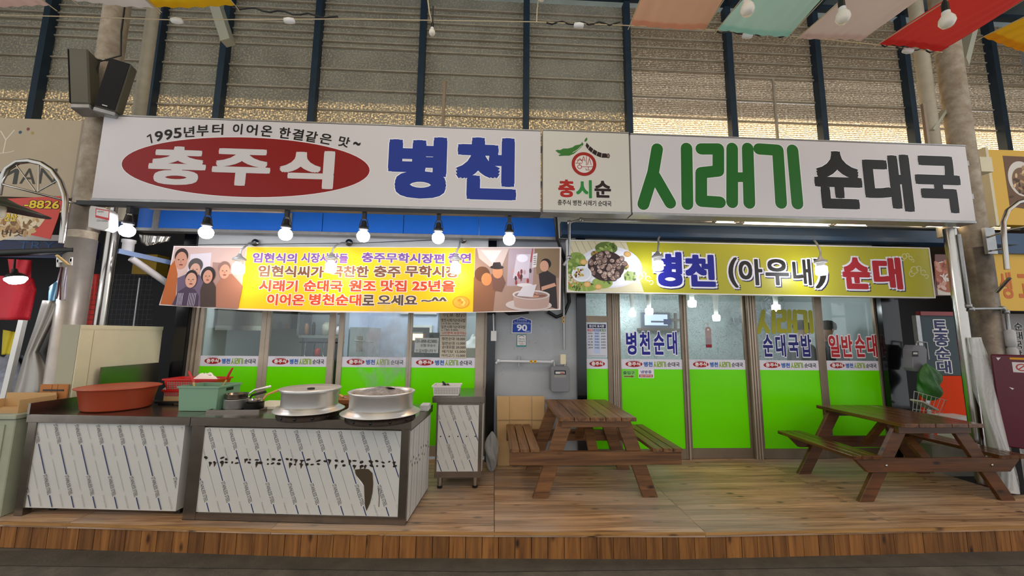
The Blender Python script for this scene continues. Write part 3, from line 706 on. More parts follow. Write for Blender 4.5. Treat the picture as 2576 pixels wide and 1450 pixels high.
paper('account_note', 'small white handwritten note with a number taped beside the price list', [(1044, 850), (1104, 851), (1102, 889), (1042, 887)], GY-.012,
      [('131-008-823885', 1046, 1100, 855, 863, k), ('신협 유승수', 1058, 1096, 866, 873, k), ('♡ 감사합니다 ♡', 1046, 1097, 879, 887, k)], m_paper2)
# ================================================================== yellow sign over the doors
YS = 4.44
pA = A(1428, 606, YS); pB = A(2350, 748, YS)
s4 = thing('menu_sign', 'lime yellow sign with sausage dish photo, navy and red letters', 'sign', ((pA.x+pB.x)/2, YS, pB.z))
za4, zb4 = pB.z, pA.z
def gradmat(name, cols, axis=0, lo=0, hi=1, rough=.35):
    m, t, p, o = nt(name); L = t.links.new
    g = nd(t, 'ShaderNodeNewGeometry'); s_ = nd(t, 'ShaderNodeSeparateXYZ'); L(g.outputs['Position'], s_.inputs[0])
    mr = nd(t, 'ShaderNodeMapRange'); mr.inputs[1].default_value = lo; mr.inputs[2].default_value = hi; L(s_.outputs[axis], mr.inputs[0])
    r = nd(t, 'ShaderNodeValToRGB'); e = r.color_ramp.elements
    e[0].color = lin(cols[0]); e[1].color = lin(cols[-1])
    for i, c_ in enumerate(cols[1:-1]): x_ = e.new((i+1)/(len(cols)-1)); x_.color = lin(c_)
    L(mr.outputs[0], r.inputs[0]); L(r.outputs[0], p.inputs['Base Color']); p.inputs['Roughness'].default_value = rough
    MATS[name] = m; return m
MB().box(pA.x, pB.x, YS, YS+.08, za4, zb4).build('panel', M('lime_vinyl', '#b4ae10', .4, var=.05, vscale=1.2), s4)
MB().box(pA.x-.012, pB.x+.012, YS-.006, YS+.085, zb4+.0008, zb4+.014).box(pA.x-.012, pB.x+.012, YS-.006, YS+.085, za4-.014, za4-.0008).box(pA.x-.014, pA.x-.0008, YS-.006, YS+.085, za4, zb4).box(pB.x+.0008, pB.x+.014, YS-.006, YS+.085, za4, zb4).build('frame', m_white, s4)
q = PR(YS, clip=(pA.x, pB.x, za4, zb4))
q.pp([(1428, 606), (1575, 610), (1620, 735), (1425, 733)], '#d8cfae', 1)
for i in range(9): q.ps([(1430+i*16, 607), (1450+i*18, 655)], 1, '#a98f62', 2, False)
q.pell(1535, 672, 80, 52, '#e6e6f2', 2); q.pell(1535, 674, 72, 46, '#f2f2f8', 3)
rn = random.Random(3)
for x, y, rx, ry, cl in ((1525, 625, 28, 16, '#5f7430'), (1450, 655, 24, 20, '#8aa24a'), (1440, 675, 20, 16, '#6d8a3a'), (1465, 722, 40, 12, '#8fa84e'), (1515, 712, 26, 14, '#9ab05a'), (1585, 695, 16, 12, '#a2b36a'), (1535, 620, 14, 9, '#7c9342'), (1500, 640, 14, 9, '#c28a4a'), (1570, 670, 12, 9, '#c99a5c')):
    q.pell(x, y, rx, ry, cl, 4)
    for j in range(10): q.pell(x+rn.uniform(-rx, rx)*.8, y+rn.uniform(-ry, ry)*.8, rx*.25, ry*.2, rn.choice(['#4d6428', '#a6ba66', '#7b9440']), 5, rn.uniform(0, 3))
q.pell(1525, 670, 46, 38, '#3c2a28', 6)
for i in range(42):
    a = rn.uniform(0, 6.28); d = rn.uniform(0, 1)**.5; x, y = 1527+d*44*math.cos(a), 668+d*36*math.sin(a); r_ = rn.uniform(6.5, 9.5); ro = rn.uniform(0, 3)
    LL = 7+i*.16
    q.pell(x, y, r_, r_*.8, '#33221f', LL, ro); q.pell(x, y-.5, r_*.86, r_*.66, rn.choice(['#a4877a', '#8f7468', '#b79c8e']), LL+.05, ro)
    for j in range(5): q.pell(x+rn.uniform(-.5, .5)*r_, y+rn.uniform(-.45, .45)*r_, 1.5, 1, rn.choice(['#e6d8cf', '#5b423a', '#cbb3a6']), LL+.1, rn.uniform(0, 3))
q.pell(1463, 690, 25, 20, '#eef0f4', 15); q.pell(1463, 689, 21, 16, '#dfe3ea', 15.5)
for i in range(26): q.pell(1456+rn.uniform(-11, 11), 687+rn.uniform(-10, 10), 3, 2.3, rn.choice(['#7c2b1f', '#9bb04a', '#c9a24a', '#5a2018', '#d8c9a0']), 16, rn.uniform(0, 3))
for i in range(40): q.pell(1445+rn.uniform(-16, 20), 708+rn.uniform(-16, 16), 4, 1, rn.choice(['#c2762e', '#7f9a3e', '#3c4a20', '#d9b274']), 6, rn.uniform(0, 3))
for x, y in ((1477, 716), (1505, 722), (1578, 640), (1468, 660)): q.pell(x, y, 9, 7, '#d9a75c', 6.5); q.pell(x, y, 6, 4.5, '#e6bf7c', 6.8)
q.build('dish_photo', s4)
q = PR(YS)
q.pt('병', 1645, 1716, 634, 722, '#1f2390', bold=.05, L=1, outline=.05, oc='#eceaf6', shadow='#20204a')
q.pt('천', 1723, 1799, 641, 722, '#1f2390', bold=.05, L=1, outline=.05, oc='#eceaf6', shadow='#20204a')
q.pt('(', 1832, 1856, 648, 724, '#23201c', bold=.02, L=1, outline=.05, oc='#eceaf6', shadow='#20204a')
for ch, x0, x1 in (('아', 1858, 1918), ('우', 1925, 1984), ('내', 1994, 2040)): q.pt(ch, x0, x1, 652, 718, '#23201c', bold=.03, L=1, outline=.05, oc='#eceaf6', shadow='#20204a')
q.pt(')', 2048, 2078, 652, 726, '#23201c', bold=.02, L=1, outline=.05, oc='#eceaf6', shadow='#20204a')
for ch, x0, x1 in (('순', 2119, 2188), ('대', 2196, 2268)): q.pt(ch, x0, x1, 648, 728, '#b3202c', bold=.05, L=1, outline=.05, oc='#eceaf6', shadow='#20204a')
q.build('lettering', s4)
q = PR(YS)
def swirl(cx, cy, k, cl):
    for (x, y, r_, a0, a1) in ((0, 0, 9, 1, 7), (11, -4, 6, -1, 4.5), (-6, 9, 7, 1.5, 6), (22, 6, 6, 0, 5), (30, 16, 5, -2, 3)):
        q.ps([(cx+k*(x+r_*math.cos(a0+(a1-a0)*i/9)), cy+k*(y-r_*math.sin(a0+(a1-a0)*i/9))) for i in range(10)], 2, cl, 1)
swirl(1608, 695, 1, '#e9e9c4'); swirl(2275, 645, .7, '#d4d29a'); swirl(2300, 680, 1, '#d4d29a')
q.build('cloud_ornament', s4)
# ================================================================== cloth banner over the windows
BY = 4.42
b_out = [(437, 619), (700, 621), (1000, 622), (1412, 622), (1410, 780), (1300, 785), (1100, 788), (800, 786), (600, 780), (400, 768), (415, 720), (428, 670)]
bn = thing('banner', 'yellow cloth banner with two photographs and Korean text above the windows', 'banner', (A(900, 787, BY).x, BY, A(900, 787, BY).z))
mb = MB(); mb.prism([(A(x, y, BY).x, A(x, y, BY).z) for x, y in b_out], lambda u, v, s_: (u, BY+.004*s_, v)); mb.build('cloth', M('banner_white', '#ecdcd6', .55), bn)
q = PR(BY); q.pp([(622, 622), (1195, 624), (1190, 785), (1000, 784), (800, 782), (600, 776)], '#f0c516', 1); q.build('yellow_field', bn)
q = PR(BY)
def bl(rows, y0, y1, cl, oc='#f5e3dc'):
    for tx, x0, x1 in rows: q.pt(tx, x0, x1, y0, y1, cl, bold=.035, L=2, outline=.05, oc=oc)
bl([('임현식의', 636, 747), ('시장사람들', 758, 876), ('충주무학시장편', 910, 1118), ('출연', 1128, 1185)], 637, 662, '#7a4f9c')
bl([('임현식씨가', 650, 815), ('극찬한', 832, 928), ('충주', 940, 1008), ('무학시장', 1019, 1155)], 669, 698, '#7b4f34')
bl([('시래기', 652, 749), ('순대국', 764, 862), ('원조', 878, 946), ('맛집', 958, 1023), ('25년을', 1037, 1145)], 705, 734, '#d84a22')
bl([('이어온', 672, 766), ('병천순대', 778, 909)], 740, 769, '#d84a22'); bl([('로', 912, 942), ('오세요', 950, 1050)], 742, 769, '#5d4a3c'); bl([('~^^', 1060, 1124)], 748, 760, '#5d4a3c')
q.build('lettering', bn)
q = PR(BY)
c0 = (1160, 761)
for r_, cl, L_ in ((22, '#d9962a', 2), (19, '#e8b13c', 3)): q.pell(c0[0], c0[1], r_, r_*.72, cl, L_)
for i in range(12): q.pell(c0[0]+rn.uniform(-13, 13), c0[1]+rn.uniform(-8, 8), 5, 3, rn.choice(['#f0cf66', '#d28a2c', '#e6a740']), 4, rn.uniform(0, 3))
q.build('bowl_picture', bn)
# left photograph: five people, plain generic shapes
q = PR(BY)
q.pp([(441, 622), (620, 624), (599, 776), (480, 771), (403, 766), (418, 720), (430, 670)], '#d3b3ab', 1)
q.pp([(480, 640), (532, 636), (528, 690), (470, 690)], '#dcd2da', 2); q.pp([(535, 660), (560, 662), (552, 760), (535, 760)], '#a8847a', 2)
def fig(body, head, hair, cl_b, cl_s, cl_h, L):
    q.pp(body, cl_b, L); q.pell(*hair, cl_h, L+1); q.pell(*head, cl_s, L+2)
    x, y, rx, ry = head[:4]
    for sx in (-1, 1): q.pell(x+sx*rx*.38, y-ry*.1, rx*.16, ry*.06, '#4a2f28', L+3); 
    q.pell(x, y+ry*.12, rx*.12, ry*.16, '#b8806a', L+3); q.pell(x, y+ry*.48, rx*.34, ry*.09, '#8c3f38', L+3)
fig([(403, 766), (428, 670), (440, 655), (447, 690), (440, 768)], (456, 656, 15, 22), (457, 645, 17, 20), '#b8632f', '#c98f76', '#33231f', 3)
fig([(447, 700), (470, 690), (500, 690), (520, 710), (505, 772), (445, 768)], (492, 680, 13, 17), (493, 668, 18, 18), '#6c5a72', '#cfa08c', '#4c4644', 7)
fig([(505, 730), (515, 705), (535, 705), (548, 730), (545, 773), (505, 773)], (524, 697, 12, 17), (525, 692, 18, 21), '#46362f', '#c9937c', '#241a18', 11)
fig([(545, 720), (565, 690), (585, 690), (612, 720), (600, 777), (545, 774)], (567, 684, 13, 18), (566, 674, 15, 16), '#a5705a', '#d19c84', '#8d6a60', 15)
fig([(435, 768), (450, 735), (470, 722), (490, 728), (500, 745), (497, 772)], (483, 706, 14, 19), (484, 697, 15, 17), '#4c3a50', '#cf9c84', '#221a1c', 19)
for i in range(5): q.ps([(452+i*3, 738), (447+i*3, 768)], 1, '#d8cfe0', 24, False); q.ps([(480+i*4, 738), (474+i*4, 770)], 1, '#d8cfe0', 24, False)
q.build('family_photo', bn)
# right photograph: street stall scene
q = PR(BY)
q.pp([(1196, 625), (1408, 625), (1406, 777), (1300, 782), (1190, 785)], '#a88878', 1)
q.pp([(1200, 626), (1280, 626), (1255, 690), (1205, 650)], '#dcc6bc', 2); q.pp([(1210, 630), (1262, 630), (1240, 665)], '#efe4de', 3)
q.pp([(1280, 626), (1345, 626), (1340, 720), (1275, 720)], '#b9a3ac', 2); q.pp([(1300, 640), (1335, 640), (1330, 700), (1290, 700)], '#d8cbd6', 3)
q.pell(1314, 650, 14, 10, '#f2ecf6', 4); q.ps([(1340, 626), (1335, 660)], 3, '#b84a4a', 4, False)
for i in range(16): q.pell(1290+rn.uniform(0, 45), 690+rn.uniform(-10, 22), 3, 6, rn.choice(['#a23c3c', '#7c3a40', '#c9a0a0', '#4a3438']), 4)
q.pp([(1345, 626), (1408, 626), (1406, 700), (1350, 690)], '#8c7458', 2); q.pp([(1341, 640), (1352, 637), (1349, 672), (1338, 675)], '#e4dcda', 5)
for i in range(5): q.ps([(1342, 646+i*5), (1349, 645+i*5)], 1.5, '#4a4444', 6, False)
q.pp([(1192, 700), (1200, 680), (1222, 672), (1235, 700), (1255, 712), (1268, 715), (1245, 735), (1240, 783), (1190, 785)], '#8c5f44', 5)
q.pell(1213, 690, 19, 19, '#6b452f', 6); q.pell(1224, 703, 13, 16, '#d68a55', 7)
q.pp([(1236, 690), (1262, 688), (1272, 712), (1262, 735), (1240, 730)], '#7a5548', 6); q.pell(1252, 685, 13, 16, '#d89468', 7); q.pell(1250, 673, 17, 5, '#33231e', 8); q.pp([(1238, 673), (1241, 661), (1258, 660), (1262, 672)], '#33231e', 8)
q.pp([(1355, 690), (1375, 680), (1398, 695), (1402, 778), (1378, 770), (1360, 735)], '#332a2c', 5); q.pell(1369, 670, 11, 14, '#cf9a80', 7); q.pell(1373, 664, 13, 13, '#2a2020', 6)
q.pp([(1362, 722), (1395, 712), (1399, 720), (1362, 732)], '#cf9a80', 8)
q.pell(1330, 768, 58, 15, '#cdbfba', 8); q.pp([(1290, 742), (1383, 742), (1380, 768), (1294, 770)], '#b89a90', 9); q.pell(1336, 770, 43, 8, '#b89a90', 9); q.pell(1336, 742, 47, 12, '#d8ccc8', 10); q.pell(1336, 743, 42, 9, '#9a807a', 11)
for i in range(7): q.pell(1350+rn.uniform(-12, 14), 743+rn.uniform(-4, 4), 10, 2.5, rn.choice(['#c98f78', '#b07860', '#8c5a48']), 12, rn.uniform(-.3, .3))
q.pp([(1300, 745), (1315, 722), (1350, 716), (1340, 748)], '#d9d2d8', 13); q.pell(1320, 718, 20, 5, '#e2dada', 9)
q.build('stall_photo', bn)
MB().tube([A(437, 617, BY), A(900, 612, BY+.2), A(1236, 598, BY+.36)], .004, 5).build('tie_cord', m_black, bn)
# ================================================================== columns and pipes
def column(name, label, xp, Y, r, z1, mats, sleeve=None, cat='column'):
    t = thing(name, label, cat, (xp, Y, DECK if abs(xp) < 5.2 else 0))
    z0 = W[t].translation.z
    MB().lathe([(r, z0), (r, z1)], (xp, Y, 0), 28).build('shaft', mats, t)
    return t
cl = column('steel_column', 'thick weathered round column beside the left end of the white sign', -4.2, 4.0, .108, 7.7, m_concrete)
MB().lathe([(.113, .2), (.113, 2.62), (.109, 2.62)], (-4.2, 4.0, 0), 28).build('steel_sleeve', M('pale_sleeve', '#b4aaa0', .38, .55, var=.2), cl)
MB().lathe([(.116, 2.70), (.116, 2.96)], (-4.2, 4.0, 0), 28).build('dark_band', M('tarnished_band', '#6f6356', .4, .7, var=.3), cl)
cr_ = column('steel_column', 'thick weathered round column at the right end of the white sign', 5.56, 4.07, .116, 7.7, m_concrete)
MB().lathe([(.121, .0), (.121, 2.75), (.117, 2.75)], (5.56, 4.07, 0), 28).build('steel_sleeve', M('worn_sleeve', '#9b938a', .45, .6, var=.4, vscale=8, vc='#6a6056'), cr_)
MB().box(5.67, 5.82, 4.0, 4.12, 3.66, 3.84).build('bracket_stub', m_cream, cr_)
solo(MB().tube([A(2440+68, 735, 3.9), A(2440+100, 700, 3.75)], .016, 10), 'pipe_stub', m_steel, 'short steel tube end sticking out of the right-hand column', 'pipe')
solo(MB().lathe([(.06, 2.9), (.06, 7.6)], (A(362, 200, 4.3).x, 4.3, 0), 18), 'drain_pipe', M('pale_pipe', '#b9b09a', .5, var=.25, vscale=7), 'slim pale rain pipe behind the speakers', 'pipe')
solo(MB().lathe([(.07, 2.9), (.07, 7.6)], (A(2327, 200, 4.15).x, 4.15, 0), 18), 'drain_pipe', MATS['pale_pipe'], 'slim pale rain pipe left of the right-hand column', 'pipe')
def flue(label, pts, r):
    t = thing('flue_pipe', label, 'pipe', pts[-1])
    MB().tube(pts, r, 20).build('duct', m_steel, t)
    n = len(pts)
    for k in (.33, .66):
        p = Vector(pts[0]).lerp(Vector(pts[-1]), k); d = (Vector(pts[-1])-Vector(pts[0])).normalized()*.012
        MB().tube([p-d, p+d], r*1.04, 20).build('joint_ring', m_steel, t)
    return t
xl = A(278, 640, 4.4).x
flue('shiny steel flue pipe beside the left column and cream cabinet', [(xl, 4.4, 3.25), (xl, 4.4, .2)], .058)
xr = A(2405, 700, 4.0).x
flue('shiny steel flue pipe beside the column behind the second table', [(xr, 4.0, 2.96), (xr, 4.0, .2)], .056)
def pipe(name, label, pts, r, mat, cat='pipe', fit=True):
    t = thing(name, label, cat, pts[0]); pts = [Vector(p) for p in pts]
    MB().tube(pts, r, 10).build('tube', mat, t)
    if fit:
        for p in pts[1:-1]: MB().lathe([(0, -r*1.5), (r*1.45, -r*1.2), (r*1.45, r*1.2), (0, r*1.5)], p, 10).build('elbow', mat, t)
    return t
pipe('conduit', 'grey conduit along the underside of the white signs turning down by the yellow sign', [A(2440, 575, 4.25), A(1900, 560, 4.25), A(1462, 553, 4.25), A(1432, 560, 4.25), A(1432, 648, 4.25), A(1418, 668, 4.25)], .017, m_galv)
pipe('gas_pipe', 'grey water pipe elbowing across the right-hand column', [A(2412, 590, 3.93), A(2438, 770, 3.93), A(2444, 778, 3.93), A(2522, 776, 3.93), A(2532, 785, 3.93), A(2538, 830, 3.93)], .017, m_galv)
for n, yy in enumerate((840, 905)):
    solo(MB().lathe([(.03, 0), (.045, .02), (.045, .17), (.03, .19)], Vector((A(2538, 830, 3.93).x, 3.93, A(2538, 830, 3.93).z-.19*(n+1))), 16), 'water_filter', M('filter_plastic', '#b8b6b4', .35, var=.2), 'clear plastic filter cartridge on the pipe by the right column' if n else 'upper plastic filter cartridge on the pipe by the right column', 'filter')
pipe('black_conduit', 'thick black cable running down the grey wall behind banner edge', [A(1397, 545, 4.3), A(1402, 600, 4.4), A(1424, 665, 4.6), A(1432, 760, 4.76), A(1420, 790, 4.77), A(1400, 798, 4.77), A(1378, 785, 4.77)], .022, m_black, 'cable', False)
solo(MB().tube([A(1250, 770, 4.76), A(1280, 790, 4.76), A(1330, 786, 4.76)], .02, 8), 'black_cable', m_black, 'short sagging black cable under the banner on the grey wall', 'cable')
# gas riser, meter and fittings on the grey wall
pipe('gas_pipe', 'upright grey gas pipe beside the meter on the grey wall', [A(1417, 700, 4.74), A(1419, 880, 4.74)], .016, m_galv)
pipe('gas_pipe', 'level gas pipe with clamps across the grey wall', [A(1248, 915, 4.74), A(1254, 909, 4.74), A(1390, 911, 4.74), A(1395, 922, 4.74)], .016, M('painted_pipe', '#c3c4c6', .4))
for xx in (1305,):
    solo(MB().bar(A(xx, 895, 4.77), A(xx, 922, 4.77), .015, .04), 'pipe_clamp', m_galv, 'small steel clamp holding the level gas pipe', 'clamp')
q = PR(4.722)
for xx, yy in ((1336, 910), (1346, 910), (1417, 800), (1417, 809)): a = q.P(xx, yy); q.rect(a[0]-.016, a[0]+.016, a[1]-.016, a[1]+.016, '#d9a21c', 1); q.rect(a[0]-.005, a[0]+.005, a[1]-.008, a[1]+.008, '#2a2418', 2)
q.build('warning_bands', bpy.data.objects['wall_front'])
a = A(1407, 985, 4.7); gm = thing('gas_meter', 'grey gas meter on the wall beside the black post', 'meter', (a.x, 4.7, a.z))
w_ = A(1430, 950, 4.7).x-A(1384, 950, 4.7).x; zt = A(1407, 921, 4.7).z; m_met = M('meter_grey', '#77767a', .4, .1)
sh_ = [(-.5, .06), (-.44, .0), (.44, 0), (.5, .06), (.5, .9), (.42, 1), (-.42, 1), (-.5, .9)]
mb = MB(); mb.prism([(a.x+u*w_, a.z+v*(zt-a.z)) for u, v in sh_], lambda u, v, s_: (u, 4.62+.16*s_, v)); mb.build('case', m_met, gm, bevel=.006)
q = PR(4.62); c1 = q.P(1409, 942)
q.rect(c1[0]-.07, c1[0]+.07, c1[1]-.04, c1[1]+.045, '#2a2a2c', 1); q.rect(c1[0]-.055, c1[0]+.055, c1[1]+.005, c1[1]+.03, '#c9c4c0', 2); q.rect(c1[0]+.0, c1[0]+.05, c1[1]+.008, c1[1]+.02, '#9c2c28', 3); q.rect(c1[0]-.07, c1[0]+.07, c1[1]-.04, c1[1]-.005, '#8c8a84', 2)
q.build('dial', gm)
for dx in (-.06, .07): MB().tube([(a.x+dx, 4.7, zt-.01), (a.x+dx, 4.7, zt+.05)], .018, 10).build('inlet_nut', m_galv, gm)
solo(MB().box(*[f(A(1414, 905, 4.68).x) for f in (lambda x: x-.02, lambda x: x+.045)], 4.66, 4.72, A(1414, 917, 4.68).z, A(1414, 892, 4.68).z), 'alarm_box', m_cream, 'small ivory valve box above the gas meter', 'box', bevel=.004)
solo(MB().box(A(1235, 840, 4.72).x, A(1249, 840, 4.72).x, 4.71, 4.75, A(1240, 858, 4.72).z, A(1240, 833, 4.72).z).tube([A(1241, 790, 4.73), A(1242, 834, 4.73)], .009, 8), 'switch_box', m_white, 'white cord switch box hanging on the black jamb', 'switch')
# house number plate and insurance sticker
hp = thing('house_number_plate', 'blue house number plate reading 90 on the grey wall', 'sign', tuple(A(1311, 838, 4.79)))
hs = [(1287, 839), (1337, 839), (1338, 806), (1312, 797), (1288, 806)]
mb = MB(); mb.prism([(A(x, y, 4.79).x, A(x, y, 4.79).z) for x, y in hs], lambda u, v, s_: (u, 4.785+.014*s_, v)); mb.build('plate', m_white, hp)
q = PR(4.785); q.pp([(1289, 837), (1335, 837), (1336, 807), (1312, 799), (1290, 807)], '#1d45a8', 1); q.ps([(1290, 815), (1336, 815)], .8, '#e0e6f4', 2, False)
q.pt('90', 1300, 1326, 817, 833, '#f2f4f8', bold=.03, L=2); q.pt('무학천변길', 1300, 1325, 803, 808.5, '#e4e8f4', L=2); q.pt('Muhakcheonbyeon-gil', 1293, 1332, 810, 813.5, '#e4e8f4', L=2); q.rect(q.P(1321, 834)[0], q.P(1333, 834)[0], q.P(1321, 834.5)[1], q.P(1321, 833.2)[1], '#e4e8f4', 3)
q.build('plate_print', hp)
st = thing('insurance_sticker', 'white and teal membership sticker under the blue number plate', 'sticker', tuple(A(1311, 873, 4.798)))
mb = MB(); mb.prism([(A(x, y, 4.798).x, A(x, y, 4.798).z) for x, y in ((1299, 873), (1324, 873), (1324, 842), (1300, 842))], lambda u, v, s_: (u, 4.797+.002*s_, v)); mb.build('sheet', M('teal_print', '#2f8580', .4), st)
q = PR(4.797); q.pp([(1301.5, 869), (1322.5, 869), (1322.5, 844), (1301.5, 844)], '#e6e4e0', 1); q.pt('전통시장', 1304, 1320, 851, 856, '#3a5a58', L=2); q.pt('화재공제', 1304, 1320, 857, 862, '#3a5a58', L=2); q.pt('가입점포', 1304, 1320, 863, 868, '#b8403c', L=2)
q.ps([(1304, 849), (1308, 846), (1312, 845), (1316, 846), (1319, 849)], 1.3, '#7a3a3c', 2, False); q.build('sticker_print', st)
# ================================================================== lamps
def track_lamp():
    t = thing('hanging_bulb', 'lit bulb', 'lamp', (0, 0, 0), group='bulbs along the black rail under the sign')
    MB().box(-.018, .018, -.018, .018, .17, .245).build('rail_clip', m_black, t, local=True)
    mb = MB()
    for s_ in (-1, 1): mb.tube([(0, 0, .2), (s_*.03, 0, .16), (s_*.045, 0, .10), (s_*.042, 0, .065)], .004, 6)
    mb.build('wire_loop', m_black, t, local=True)
    MB().lathe([(.02, .15), (.026, .14), (.03, .10), (.045, .085), (.05, .062), (.046, .058)], seg=18).build('socket', m_black, t, local=True)
    MB().lathe([(.024, .095), (.03, .06), (.032, .045)], seg=16).build('collar', m_white, t, local=True)
    MB().lathe([(.033, .045), (.05, .03), (.0625, .005), (.062, -.02), (.05, -.048), (.028, -.064), (0, -.069)], seg=20).build('bulb', m_lit, t, local=True)
    return t
rail = solo(MB().box(-4.1, .46, 3.80, 3.87, 2.92, 2.962), 'lamp_rail', m_black, 'long black lighting rail under the white sign', 'rail')
proto = track_lamp(); spots = [(323, 557), (521, 563), (720, 569), (915, 575), (1103, 580), (1281, 588)]
labs = ['lit bulb nearest the grey router box under the sign', 'lit bulb under the rail, second from the left column', 'lit bulb under the rail, third from the left column', 'lit bulb under the rail, fourth from the left column', 'lit bulb under the rail, fifth from the left column', 'lit bulb at the rail end by the black conduit']
for i, (x, y) in enumerate(spots):
    p = A(x, y, 3.835); p.z = 2.925-.245+.003
    if i == 0: proto.location = p; W[proto] = Matrix.Translation(p); proto['label'] = labs[0]
    else: copy_tree(proto, loc=p, label=labs[i])
def arm_lamp(x, y, xw, yw, Yb, Yw, label, mat, cap=True):
    b = A(x, y, Yb); wv = A(xw, yw, Yw)
    if not cap: wv.z = 2.895
    t = thing('gooseneck_lamp', label, 'lamp', tuple(wv), group='gooseneck lamps over the banners')
    top = b+Vector((0, 0, .21))
    MB().tube([b+Vector((0, 0, .13)), top+Vector((.01, 0, -.01)), top+Vector((.03, .03, .035)), wv.lerp(top, .5)+Vector((0, 0, .03)), wv], .011, 10).build('arm', m_socket, t)
    if cap: MB().lathe([(.02, .0), (.045, .01), (.045, .03), (.015, .04)], wv, 16, mat=Matrix.Rotation(math.radians(90), 3, 'X')).build('wall_rose', m_steel, t)
    MB().lathe([(.012, .16), (.03, .125), (.062, .105), (.066, .085), (.058, .08)], b, 20).build('shade_cap', m_socket, t)
    MB().lathe([(.036, .09), (.04, .05), (.05, .04)], b, 18).build('bulb_neck', m_white, t)
    MB().lathe([(.05, .04), (.058, .025), (.058, -.045), (.045, -.062), (0, -.068)], b, 20).build('bulb', mat, t)
    return t
arm_lamp(600, 675, 645, 612, 4.15, 4.76, 'lit gooseneck lamp in front of the family photograph on the banner', m_litw)
arm_lamp(832, 672, 880, 612, 4.15, 4.76, 'lit gooseneck lamp in front of the middle of the yellow banner', m_litw)
arm_lamp(1146, 674, 1165, 605, 4.15, 4.76, 'lit gooseneck lamp where the banner meets the stall photograph', m_litw)
arm_lamp(1655, 667, 1660, 620, 4.15, 4.4, 'lit gooseneck lamp before the navy letters of the lime sign', m_lit, False)
arm_lamp(2066, 679, 2050, 628, 4.15, 4.4, 'lit gooseneck lamp before the closing bracket on the lime sign', m_lit, False)
# glowing tubes added for the bright daylight gap under the right sign
for i, (xa, xb) in enumerate(((1800, 1850), (1870, 2085), (2100, 2180), (2330, 2440))):
    pa, pb = A(xa, 556+i*3.5, 4.13), A(xb, 558+i*4.5, 4.13); pb.z = pa.z
    t = thing('tube_lamp', ['short lit tube lamp under the green letters', 'long lit tube lamp under the right sign', 'lit tube lamp under the black letters', 'lit tube lamp by the right-hand column'][i], 'lamp', tuple(pa), group='tube lamps under the right sign')
    MB().tube([pa, pb], .022, 12).build('tube', M('lit_tube', '#ffe6c0', .4, emit=5), t)
    MB().box(pa.x-.03, pb.x+.03, 4.09, 4.17, pa.z+.022, pa.z+.06).build('batten', m_galv, t)
    for p in (pa, pb): MB().tube([(p.x, 4.13, pa.z+.055), (p.x, 4.0, 3.33), (p.x, 3.985, 3.33)], .008, 6).build('hanger', m_galv, t)
    for p in (pa, pb): MB().box(p.x-.03, p.x, 4.11, 4.15, pa.z-.02, pa.z+.022).build('end_cap', m_galv, t)
# ================================================================== cloth strips, bulbs and cables overhead
def strip(label, BL, BR, TL, TR, colr, Y=3.0):
    b0, b1 = A(*BL, Y), A(*BR, Y); z = (b0.z+b1.z)/2
    if TL: t0, t1 = AZ(*TL, z), AZ(*TR, z)
    else: t0, t1 = b0+Vector((TR, -1, 0)), b1+Vector((TR, -1, 0))
    t = thing('cloth_strip', label, 'fabric', (b0.x, Y, z), group='coloured cloth strips hung over the street')
    d0, d1 = t0-b0, t1-b1; k0, k1 = -4.0/d0.y, -4.0/d1.y
    mb = MB(); ph = random.uniform(0, 6)
    def fn(u, v):
        p = b0.lerp(b1, u); p.z = b0.z+(b1.z-b0.z)*u; p = p+(d0*k0).lerp(d1*k1, u)*v
        p.z += .07*math.sin(u*3.1416)*min(1, v*6)*-.8 + .006*math.sin(u*34+ph+v*3) + .012*math.sin(v*20+u*4+ph); return p
    mb.grid(fn, 26, 40); m = M('cloth_'+colr[1:], colr, .8)
    if not m.get('tl'):
        m['tl'] = 1; tr = m.node_tree; n = nd(tr, 'ShaderNodeBsdfTranslucent'); n.inputs[0].default_value = lin(colr); mx = nd(tr, 'ShaderNodeMixShader'); mx.inputs[0].default_value = .5
        o = tr.nodes['Material Output']; tr.links.new(tr.nodes['Principled BSDF'].outputs[0], mx.inputs[1]); tr.links.new(n.outputs[0], mx.inputs[2]); tr.links.new(mx.outputs[0], o.inputs[0])
    mb.build('cloth', m, t, fix=False)
    hem = MB(); hem.grid(lambda u, v: fn(u, v*.015)-Vector((0, 0, .004)), 26, 1); hem.build('hem', m, t, fix=False)
    for u in (0, 1): MB().tube([fn(u, 0)+Vector((0, .06, .0)), fn(u, 0), fn(u, .3), fn(u, 1)], .004, 5).build('edge_cord', M('cord', '#c9b894', .7), t)
    return t
strip('peach cloth strip overhead', (1586, 65), (1773, 72), (1612, 0), (1819, 0), '#f6c4a6')
strip('pale aqua cloth strip overhead', (1806, 78), (1982, 90), (1868, 0), (2066, 0), '#c8f2ea')
strip('pale pink cloth strip overhead between the aqua and red ones', (2005, 92), (2168, 105), (2112, 0), (2306, 0), '#f0dcd6')
strip('red cloth strip overhead', (2208, 110), (2366, 129), (2381, 0), (2575, 0), '#ec4640')
strip('amber cloth strip overhead beyond the red one', (2475, 97), (2600, 135), None, .30, '#f6bc28')
strip('blush cloth strip overhead at the speaker end', (-60, 14), (122, 16), None, -.02, '#f6e0da')
strip('white cloth strip overhead beside the yellow one', (178, 3), (388, 17), None, -.02, '#f6f2f0')
strip('yellow cloth strip overhead', (391, 15), (590, 15), None, -.02, '#f8d41c')
def cable(name, label, pts, r=.006, mat=None, cat='cable'):
    return solo(MB().tube(pts, r, 6), name, mat or M('cord', '#c9b894', .7), label, cat)
Z3 = 3.05
